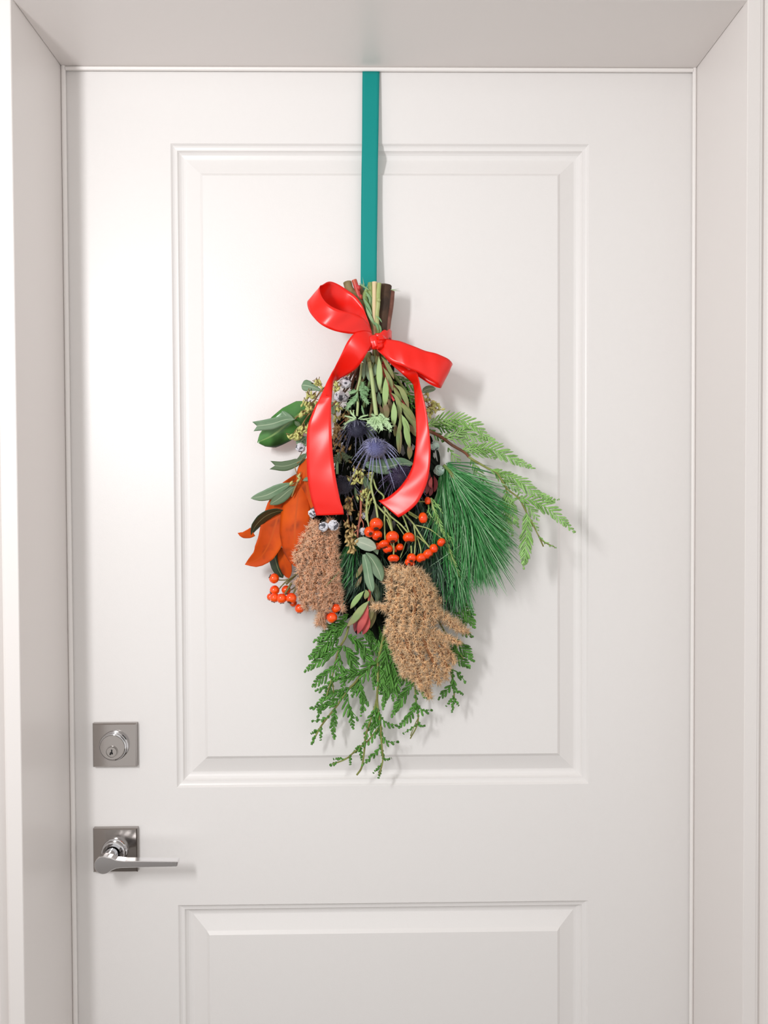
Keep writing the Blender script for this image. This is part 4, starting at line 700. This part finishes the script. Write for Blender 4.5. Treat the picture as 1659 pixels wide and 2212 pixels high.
euc((735, 800), .045, 'seeded eucalyptus sprig with grey green leaves at the upper left', [
  (z2((760, 585), (640, 590), (480, 640), (285, 668)), 25, .058, .054, dict(shape='cut', cut=9, tilt=.3)), (z2((745, 580), (660, 545), (600, 485)), 14, .052, .048, {}), (z2((750, 600), (790, 640), (830, 668)), 10, .052, .05, dict(mat=EUC_D)), (z2((1060, 240), (970, 210), (835, 183)), 25, .046, .044, dict(shape='obl', asym=.2)),
  (z2((900, 790), (850, 830), (830, 860), (900, 900)), 22, .05, .05, dict(mat=EUC)), (z2((1190, 370), (1230, 450), (1210, 530)), 14, .05, .05, dict(mat=EUC_D))],
  [(z9((300, 480), (100, 640), (-200, 800)), .040, .046, .0012), (z2((1400, 20), (1200, 160), (1080, 230), (960, 400), (760, 580)), .040, .05, .0013), (z2((980, 470), (900, 560), (830, 680), (800, 760)), .05, .054, .0011), (z2((890, 580), (870, 620), (880, 690)), .05, .052, .0007), (z2((1150, 460), (880, 530), (770, 560)), .046, .052, .0009), (z2((1080, 190), (1040, 150)), .046, .046, .0007)],
  [(687, 829, 12, 4, 5, .050, 60), (672, 858, 14, 6, 6, .056, 110), (665, 877, 22, 7, 8, .058, 100), (650, 893, 8, 4, 4, .056, 110), (652, 928, 10, 5, 5, .056, 120), (640, 942, 24, 7, 6, .058, 100), (660, 926, 6, 3, 5, .054, 80), (726, 836, 9, 4, 5, .052, 100), (726, 900, 10, 5, 6, .050, 90), (730, 880, 10, 4, 8, .046, 100)])
euc((650, 990), .045, 'pair of cut eucalyptus leaves left of the red ribbon tail', [
  (z2((860, 1055), (740, 1115), (620, 1145), (495, 1135)), 22, .054, .05, dict(shape='cut', cut=11, mat=EUC_D)), (z2((905, 990), (850, 1040), (770, 1140)), 15, .054, .05, dict(mat=EUC_D)), (z2((735, 1340), (600, 1400), (420, 1490), (228, 1530)), 25, .064, .056, dict(tilt=.35)), (z2((775, 1375), (680, 1440), (570, 1530), (455, 1605)), 26, .062, .058, dict(mat=EUC_D, tilt=-.2)), (z2((850, 1320), (900, 1300), (960, 1300)), 9, .062, .06, {})],
  [(z2((910, 960), (860, 1060), (780, 1110)), .05, .054, .0009), (z2((755, 1150), (775, 1220), (800, 1280), (805, 1340), (740, 1345)), .052, .062, .0007), (z2((800, 1360), (700, 1365)), .06, .062, .0006), (z2((870, 930), (800, 1050)), .05, .05, .0008), (z2((808, 1300), (770, 1380), (720, 1510)), .062, .064, .0012)],
  [(645, 1036, 3, 2, 4, .062, 90), (630, 1044, 2, 2, 2, .064, 180)])
euc((800, 990), .055, 'broad grey green eucalyptus leaf behind the middle thistle', [(z10((1200, 565), (1000, 560), (760, 600), (455, 570)), 33, .060, .064, dict(shape='oval', asym=-.1, tilt=.2)), (z10((430, 700), (480, 820), (530, 920), (555, 1010)), 14, .062, .058, dict(tilt=.4)), (z10((320, 900), (340, 1030), (370, 1150)), 7, .06, .06, dict(mat=EUC_D))],
  [(z10((420, 480), (380, 600), (350, 650), (300, 740)), .060, .066, .0007)], [(772, 1022, 14, 9, 7, .070, 75), (770, 1038, 12, 9, 5, .068, 80), (783, 1072, 10, 5, 6, .062, 100), (790, 1063, 8, 6, 4, .06, 90), (800, 1082, 6, 6, 5, .06, 90), (797, 1032, 5, 3, 4, .062, 60)], sm=SEED)
euc((780, 1060), .05, 'eucalyptus stalk with tan seed pods and long grey leaves at the bottom middle', [
  (z6((255, 600), (340, 620), (440, 660), (515, 690)), 27, .074, .070, dict(shape='oval', mat=EUC_P, cup=.2)), (z6((350, 540), (420, 610), (500, 690), (530, 765)), 17, .066, .062, dict(mat=EUC)), (z6((390, 740), (470, 830), (540, 960), (580, 1082)), 27, .068, .064, dict(tilt=.3, shape='oval')), (z6((365, 760), (400, 900), (430, 1070), (470, 1215)), 20, .070, .066, dict(shape='strap', tilt=-.2)), (z6((345, 760), (390, 850), (440, 940)), 12, .06, .06, dict(mat=EUC_D)), (z6((480, 1080), (520, 1200), (530, 1330)), 13, .056, .054, dict(mat=EUC_D))],
  [(z6((330, 0), (330, 200), (320, 330), (295, 470), (290, 560)), .058, .066, .0019, RUSTSTEM), (z6((330, 330), (360, 400), (350, 500)), .062, .062, .0010), (z6((310, 410), (240, 440), (180, 430), (120, 350)), .062, .06, .0008), (z6((300, 460), (250, 500), (200, 580)), .064, .066, .0009), (z6((240, 60), (190, 150), (170, 240), (185, 400)), .056, .06, .0008), (z6((190, 200), (260, 240)), .058, .058, .0006)],
  [(752, 1092, 9, 5, 8, .062, 80), (758, 1101, 6, 6, 4, .062, 60), (749, 1134, 5, 4, 5, .062, 90), (762, 1148, 8, 5, 5, .066, 100), (758, 1176, 16, 6, 8, .068, 110), (764, 1188, 8, 5, 4, .066, 110), (775, 1112, 5, 4, 5, .056, 90), (757, 1166, 8, 5, 5, .066, 100)], sm=SEED_B)
euc((925, 850), .04, 'eucalyptus leaf and seed pods right of the red ribbon tail', [(z3((1060, 270), (1120, 240), (1225, 222)), 15, .050, .048, dict(asym=-.3, shape='oval'))], [(z3((1080, 480), (1160, 440), (1220, 400)), .044, .05, .0007), (z3((1060, 360), (1110, 340), (1140, 295)), .044, .048, .0006), (z3((1100, 490), (1150, 560)), .044, .046, .0006)], [(936, 877, 16, 7, 6, .052, -20), (932, 886, 10, 6, 4, .052, 60), (921, 862, 5, 3, 4, .05, -70), (927, 900, 3, 2, 3, .05, 80), (924, 853, 2, 2, 2, .05, -60)])
euc((745, 960), .035, 'tan seed pods in the shade between the ribbon and the thistles', [], [(z2((1250, 650), (1240, 740), (1220, 860)), .046, .048, .0010, RUSTSTEM), (z2((1400, 540), (1300, 640), (1200, 700)), .044, .046, .0008)], [(728, 925, 18, 5, 12, .048, 90), (732, 955, 16, 6, 12, .046, 100), (745, 900, 10, 8, 6, .044, 100), (740, 985, 10, 8, 10, .044, 90), (790, 1100, 8, 6, 8, .05, 90)], sm=SEED_B)

# --- conebush: long narrow leaves under the bow, red bracts lower down
lc = part('conebush_sprig', (825, 770), .05); lc['label'] = 'conebush sprigs with long olive leaves below the bow'
def cl(m, pts, w, d0=.066, d1=None, label=None, **k):
    mb = MB(); leaf(mb, pts, w, d0, d1, **dict(dict(shape='lance', tilt=random.uniform(-.35, .35)), **k)); o = obj('leaf', mb, m, lc)
mb = MB()
for s in ((z9((780, 360), (830, 500), (900, 650), (940, 850), (990, 950)), .056, .066, .0026), (z9((800, 300), (900, 560), (1000, 760), (1150, 1000), (1330, 1290)), .050, .060, .0016)): stemline(mb, *s, s[3]*.6, 20, 8)
obj('stalk', mb, REDSTEM, lc)
for m, pts, w, d in (
  (LEU_L, z9((740, 220), (750, 380), (750, 580), (755, 785)), 13.5, .074), (LEU_L, z9((850, 560), (855, 700), (850, 860), (845, 1040)), 14, .076), (LEU_L, z9((985, 960), (990, 1120), (985, 1260), (990, 1370)), 13.5, .074), (EUC, z9((740, 800), (745, 900), (765, 1030)), 10, .066), (LEU_L, z9((1110, 1170), (1180, 1330), (1230, 1530)), 13, .072),
  (LEU, z9((1090, 1150), (1090, 1330), (1060, 1530), (1060, 1800)), 9.5, .070), (LEU_B, z9((850, 960), (860, 1100), (870, 1250)), 15, .064), (LEU, z9((780, 230), (860, 330), (940, 480), (990, 600)), 9, .070), (LEU, z9((810, 400), (880, 520), (940, 660), (965, 790)), 10, .070), (LEU, z9((960, 700), (1010, 780), (1080, 900), (1100, 1000)), 9, .066),
  (LEU, z9((990, 680), (1100, 760), (1170, 900), (1230, 1060)), 12, .070), (LEU, z9((930, 810), (1030, 900), (1080, 1080), (1075, 1270)), 11, .068), (LEU, z9((1000, 920), (1140, 1030), (1250, 1160), (1340, 1280)), 10, .066), (LEU, z9((1060, 950), (1200, 1080), (1300, 1240), (1345, 1400)), 11, .064), (LEU, z9((1100, 1050), (1200, 1180), (1300, 1330), (1350, 1470)), 10, .062), (LEU_B, z9((1050, 1060), (1130, 1250), (1250, 1400), (1330, 1500)), 10, .058), (LEU_B, z3((900, 640), (950, 720), (985, 790)), 10, .060), (LEU_B, z3((905, 860), (915, 960), (910, 1065)), 12, .066), (LEU_B, z3((740, 640), (745, 720), (735, 790)), 10, .064), (LEU_L, z3((850, 600), (880, 760), (915, 930)), 13, .072), (LEU_B, z3((790, 620), (790, 820), (790, 1005)), 10.5, .068),
  (LEU, z9((560, 220), (580, 300), (600, 470)), 10, .066), (EUC, z9((520, 250), (510, 420), (490, 600)), 10, .062), (EUC, z9((560, 300), (570, 480), (590, 640)), 11, .064), (EUC, z9((690, 330), (680, 460), (640, 560)), 12, .066), (EUC, z9((620, 200), (650, 280), (640, 330)), 11, .068), (LEU, z9((700, 210), (720, 300), (730, 380)), 11, .070), (LEU_B, z9((750, 1000), (790, 1120), (820, 1230)), 7, .064), (EUC_D, z9((660, 560), (690, 700), (710, 820)), 11, .058),
  (LEU, z9((590, 150), (570, 210), (540, 310)), 14, .050), (EUC_D, z9((615, 155), (595, 230), (560, 350)), 18, .042), (EUC_D, z9((580, 150), (545, 210), (480, 320)), 17, .040), (EUC_D, z9((600, 150), (592, 200), (590, 290)), 15, .045),
  (LEU_B, z9((880, 900), (930, 1010), (950, 1150)), 10, .056), (EUC_D, z3((420, 620), (440, 760), (450, 850)), 16, .050), (LEU_B, z3((600, 430), (620, 520), (640, 590)), 12, .060)):
    cl(m, pts, w, d, d-.004)
lc = part('conebush_sprig', (795, 1240), .05); lc['label'] = 'conebush sprig ending in pink red bracts at the bottom middle'
mb = MB(); stemline(mb, z6((440, 1100), (435, 1200), (425, 1320)), .056, .06, .0022, .002, 12); obj('stalk', mb, REDSTEM, lc)
for m, pts, w, d in ((LEU_DR, z6((330, 1420), (280, 1560), (255, 1690)), 13, .054), (LEU_DR, z6((390, 1400), (330, 1560), (300, 1700)), 14, .056), (LEU_B, z6((470, 1300), (480, 1480), (440, 1650)), 13, .056), (LEU_B, z6((455, 1240), (465, 1400), (428, 1580)), 14, .064), (LEU_R, z6((420, 1480), (400, 1610), (352, 1722)), 14, .064), (LEU_R, z6((415, 1350), (370, 1500), (288, 1715)), 18, .068), (LEU, z6((430, 1310), (350, 1400), (260, 1520), (165, 1622)), 17, .070), (LEU_L, z6((370, 1195), (310, 1260), (255, 1330), (203, 1412)), 12, .066), (LEU_B, z6((350, 860), (330, 930), (270, 1042)), 10, .062), (LEU_B, z6((340, 1020), (310, 1080), (255, 1165)), 9, .058), (LEU, z6((385, 1180), (400, 1230), (375, 1295)), 11, .066)):
    cl(m, pts, w, d, d-.002)
lc = part('conebush_sprig', (930, 1020), .05); lc['label'] = 'small dull red conebush bracts right of the red ribbon tail'
for m, pts, w, d in ((LEU_DR, z10((1440, 680), (1420, 850), (1390, 1030)), 12, .058), (LEU_R, z10((1470, 760), (1450, 860), (1470, 935)), 9, .064), (LEU_DR, z10((1500, 740), (1530, 860), (1510, 990)), 9, .060), (LEU_DR, z10((1480, 900), (1460, 980), (1440, 1050)), 10, .056)): cl(m, pts, w, d)
# --- thistles
def thistle(loc, d, label, c, ax, R, H, m, stem=None, sm=None, nb=14, bl=(30, 46), droop=.3, collar=None, bm=None, bd=()):
    p = part('sea_holly', loc, d); p['label'] = label
    if stem: mb = MB(); stemline(mb, *stem, 20, 8); obj('stalk', mb, sm or TH_S, p)
    C = at(*c); ax = norm(np.array(ax, float)); X = norm(np.cross(ax, (0, 0, 1.))); Yv = np.cross(X, ax); Rm, Hm = R*MPP*.93, H*MPP*.93
    mb = MB(); mb.ball(C, (Rm*.86, Hm*.86), ax, nu=18, nv=12)
    n = 620; k = np.arange(n)+.5; ph = k*2.399963; ct = 1-k/n*1.35; st_ = np.sqrt(np.maximum(0, 1-ct**2))
    N = (st_*np.cos(ph))[:, None]*X+(st_*np.sin(ph))[:, None]*Yv+ct[:, None]*ax
    P = C+(st_*np.cos(ph)*Rm*.84)[:, None]*X+(st_*np.sin(ph)*Rm*.84)[:, None]*Yv+(ct*Hm*.84)[:, None]*ax
    mb.spikes(P, N+ax*.25+RNG.normal(0, .16, (n, 3)), Rm*np.interp(ct, (-.35, .1, .5, 1), (.85, .62, .36, .26))*RNG.uniform(.75, 1.2, n), Rm*.045); obj('flower_head', mb, m, p)
    nbase = C-ax*Hm*.55; a = np.arange(nb)*2*np.pi/nb+.2+RNG.normal(0, .12, nb)
    for a_ in a:
        l = random.uniform(*bl)*MPP*(1.25 if math.sin(a_)*Yv[2] < -.2 else .8); out = math.cos(a_)*X+math.sin(a_)*Yv; mb = MB(); t = np.linspace(0, 1, 9); curve = nbase[None]+out[None]*(Rm*.6+l*t*.9)[:, None]+ax[None]*(l*(.22*t+.55*droop*t*t))[:, None]+np.array((0, 0, -1.))[None]*(l*.25*droop*t*t)[:, None]
        curve[:, 1] = np.minimum(curve[:, 1], -.014)
        side = norm(np.cross(np.gradient(curve, axis=0), ax)); w = .0011*np.interp(t, (0, .3, 1), (.7, 1.2, .05)); v = np.array((-1, 0, 1.))
        mb.grid(curve[:, None]+side[:, None]*(w[:, None]*v[None])[..., None]-ax[None, None]*(.0006*(v**2))[None, :, None], .0003)
        for q in (2, 4, 5, 6):
            for sg in (-1, 1): mb.spikes([curve[q]], [side[q]*sg+norm(curve[q+1]-curve[q])*.9], l*.16, .0004)
        obj('bract', mb, bm or m, p)
    return p
def spiny(parent, m, pts, w, d0, d1, teeth=4, name='leaf'):
    """a cut, spine-toothed leaf"""
    mb = MB(); leaf(mb, pts, w*.55, d0, d1, 'lance', nu=12, nv=5, th=.0003, cup=.3); C = px(pts, d0, d1, 24); P = atv(C)
    for q in np.linspace(6, 20, teeth).astype(int):
        T = norm(P[min(q+1, 23)]-P[q-1]); sd = norm(np.cross(T, (0, 1., 0)))
        for sg in (-1, 1): mb.spikes([P[q]+sd*sg*w*.12*MPP], [sd*sg+T*.9], w*.62*MPP, w*.13*MPP)
    obj(name, mb, m, parent)
t1 = thistle((772, 800), .05, 'slate blue thistle below the left of the bow', (771, 926, .070), (.05, -.62, -.78), 16, 19, TH_D, (z9((470, 330), (430, 620), (390, 800), (400, 1000), (385, 1200)), .056, .066, .0020, .0018), TH_S, 28, (26, 54), 1.1, bm=TH_DB)
for pts, w in ((z9((400, 780), (330, 800), (250, 830)), 12), (z9((400, 800), (350, 920), (260, 1010), (200, 1120)), 18), (z9((420, 790), (500, 740), (580, 800)), 20), (z9((430, 810), (500, 900), (580, 1010)), 16), (z9((420, 780), (470, 700), (480, 630)), 13), (z9((400, 830), (370, 900), (330, 960)), 12), (z9((430, 800), (520, 820), (560, 870)), 13), (z9((460, 1020), (480, 1110), (500, 1180)), 7)): spiny(t1, TH_G, pts, w, .066, .064)
for pts, w in ((z9((370, 1230), (260, 1290), (150, 1420)), 13), (z9((380, 1230), (300, 1160), (270, 1090)), 6), (z9((380, 1240), (260, 1210), (170, 1190)), 6), (z9((400, 1240), (480, 1200), (580, 1180)), 6), (z9((400, 1240), (500, 1250), (620, 1230)), 6), (z9((380, 1250), (250, 1290), (150, 1340)), 5), (z9((370, 1240), (330, 1180), (330, 1090)), 5)): spiny(t1, TH_L, pts, w, .074, .072, 3, 'collar_leaf')
t2 = thistle((808, 790), .05, 'violet blue thistle in the middle', (811, 968, .084), (.0, -.70, -.70), 18, 20, TH_B, (z9((590, 320), (630, 600), (665, 900), (700, 1190)), .066, .076, .0026, .0030), TH_S, 30, (26, 62), 1.0, bm=TH_BB)
for pts, w in ((z9((690, 1190), (600, 1290), (540, 1300)), 15), (z9((700, 1200), (640, 1330), (610, 1390)), 16), (z9((710, 1200), (690, 1350), (670, 1440)), 17), (z9((720, 1200), (760, 1330), (800, 1440)), 18), (z9((730, 1200), (850, 1290), (960, 1400)), 17), (z9((730, 1190), (850, 1240), (920, 1250)), 9), (z9((690, 1190), (640, 1180), (620, 1160)), 6), (z9((740, 1220), (860, 1340), (950, 1460)), 12), (z9((730, 1190), (780, 1170), (840, 1230)), 8)): spiny(t2, TH_L, pts, w, .080, .082, 4, 'collar_leaf')
t3 = thistle((745, 960), .05, 'dark grey thistle beside the left ribbon tail', (741, 1048, .062), (-.05, -.8, -.6), 16, 20, TH_K, (z10((80, 400), (60, 560), (60, 720)), .056, .058, .0020, .0018), TH_G, 18, (26, 44), .9)
for pts, w in ((z10((90, 420), (40, 480), (10, 560)), 14), (z10((110, 400), (170, 460), (215, 545)), 14), (z10((120, 380), (200, 450), (290, 480)), 9), (z10((90, 400), (90, 480), (100, 570)), 10)): spiny(t3, EUC_D, pts, w, .060, .058)
t4 = thistle((860, 990), .05, 'dark plum thistle behind the right ribbon tail', (866, 1030, .062), (.1, -.85, -.45), 20, 21, TH_P, None, None, 24, (34, 54), .9)
# --- silvered seed nuts and berries
def nut(x, y, r, d, m=NUT, crack=True):
    c = at(x, y, d); mb = MB(); R = r*MPP*.94; nu, nv = 26, 18
    th = np.linspace(0, np.pi, nv)[:, None]; ph = (np.arange(nu)*2*np.pi/nu)[None]
    U = np.stack((np.sin(th)*np.cos(ph), np.sin(th)*np.sin(ph), np.cos(th)+0*ph), -1); S_ = RNG.normal(0, 1, (46 if crack else 26, 3)); S_ /= np.linalg.norm(S_, axis=1, keepdims=True)
    dd = np.sort(-(U @ S_.T), axis=-1); gap = dd[..., 1]-dd[..., 0]; f = np.clip(gap/.09, 0, 1)
    rad = R*(.86+.16*f+.03*np.sin(5*ph+3*th)); V = c+U*rad[..., None]*np.array((1., .9, .95))
    i = np.arange(nv-1)[:, None]*nu; j = np.arange(nu)[None]; F = np.stack((i+j, i+nu+j, i+nu+(j+1) % nu, i+(j+1) % nu), -1).reshape(-1, 4)
    fm = f.reshape(-1)[F].mean(1); mb.add(V, F, np.where(fm < .27, 1, 0))
    o = obj('seed_nut', mb, [m, NUT_K], swag, smooth=False); o['label'] = 'crinkled silver seed nut' if m is NUT else 'pale blue green round berry'
for x, y, r, d in ((746, 826, 14.5, .051), (734, 856, 13, .054), (744, 860, 9, .052), (649, 967, 11, .058), (675.5, 1109, 10, .084), (698.5, 1138, 11.5, .086), (720.5, 1134.5, 12, .086), (785, 1148, 9.5, .060), (784, 1114, 8, .056)): nut(x, y, r, d)
nut(938.5, 964, 11, .062, NUT_G, False); nut(948.5, 1016, 12, .066, NUT_G, False)
tw = MB()
for pts, d0, d1, r in ((z9((430, 330), (360, 500), (270, 700), (100, 900), (-30, 1040)), .046, .05, .0016), (z9((390, 400), (340, 560), (290, 760)), .044, .046, .0022), (z9((480, 330), (430, 560), (330, 820)), .042, .044, .0018), (z9((350, 440), (200, 720), (60, 980)), .040, .042, .0014), (z9((300, 470), (270, 560), (240, 620)), .046, .05, .0011), (z9((420, 350), (400, 500), (380, 620)), .040, .04, .0024)): 
    m1 = MB(); stemline(m1, pts, d0, d1, r, r*.8, 18, 7); obj('twig', m1, TWIG, swag)
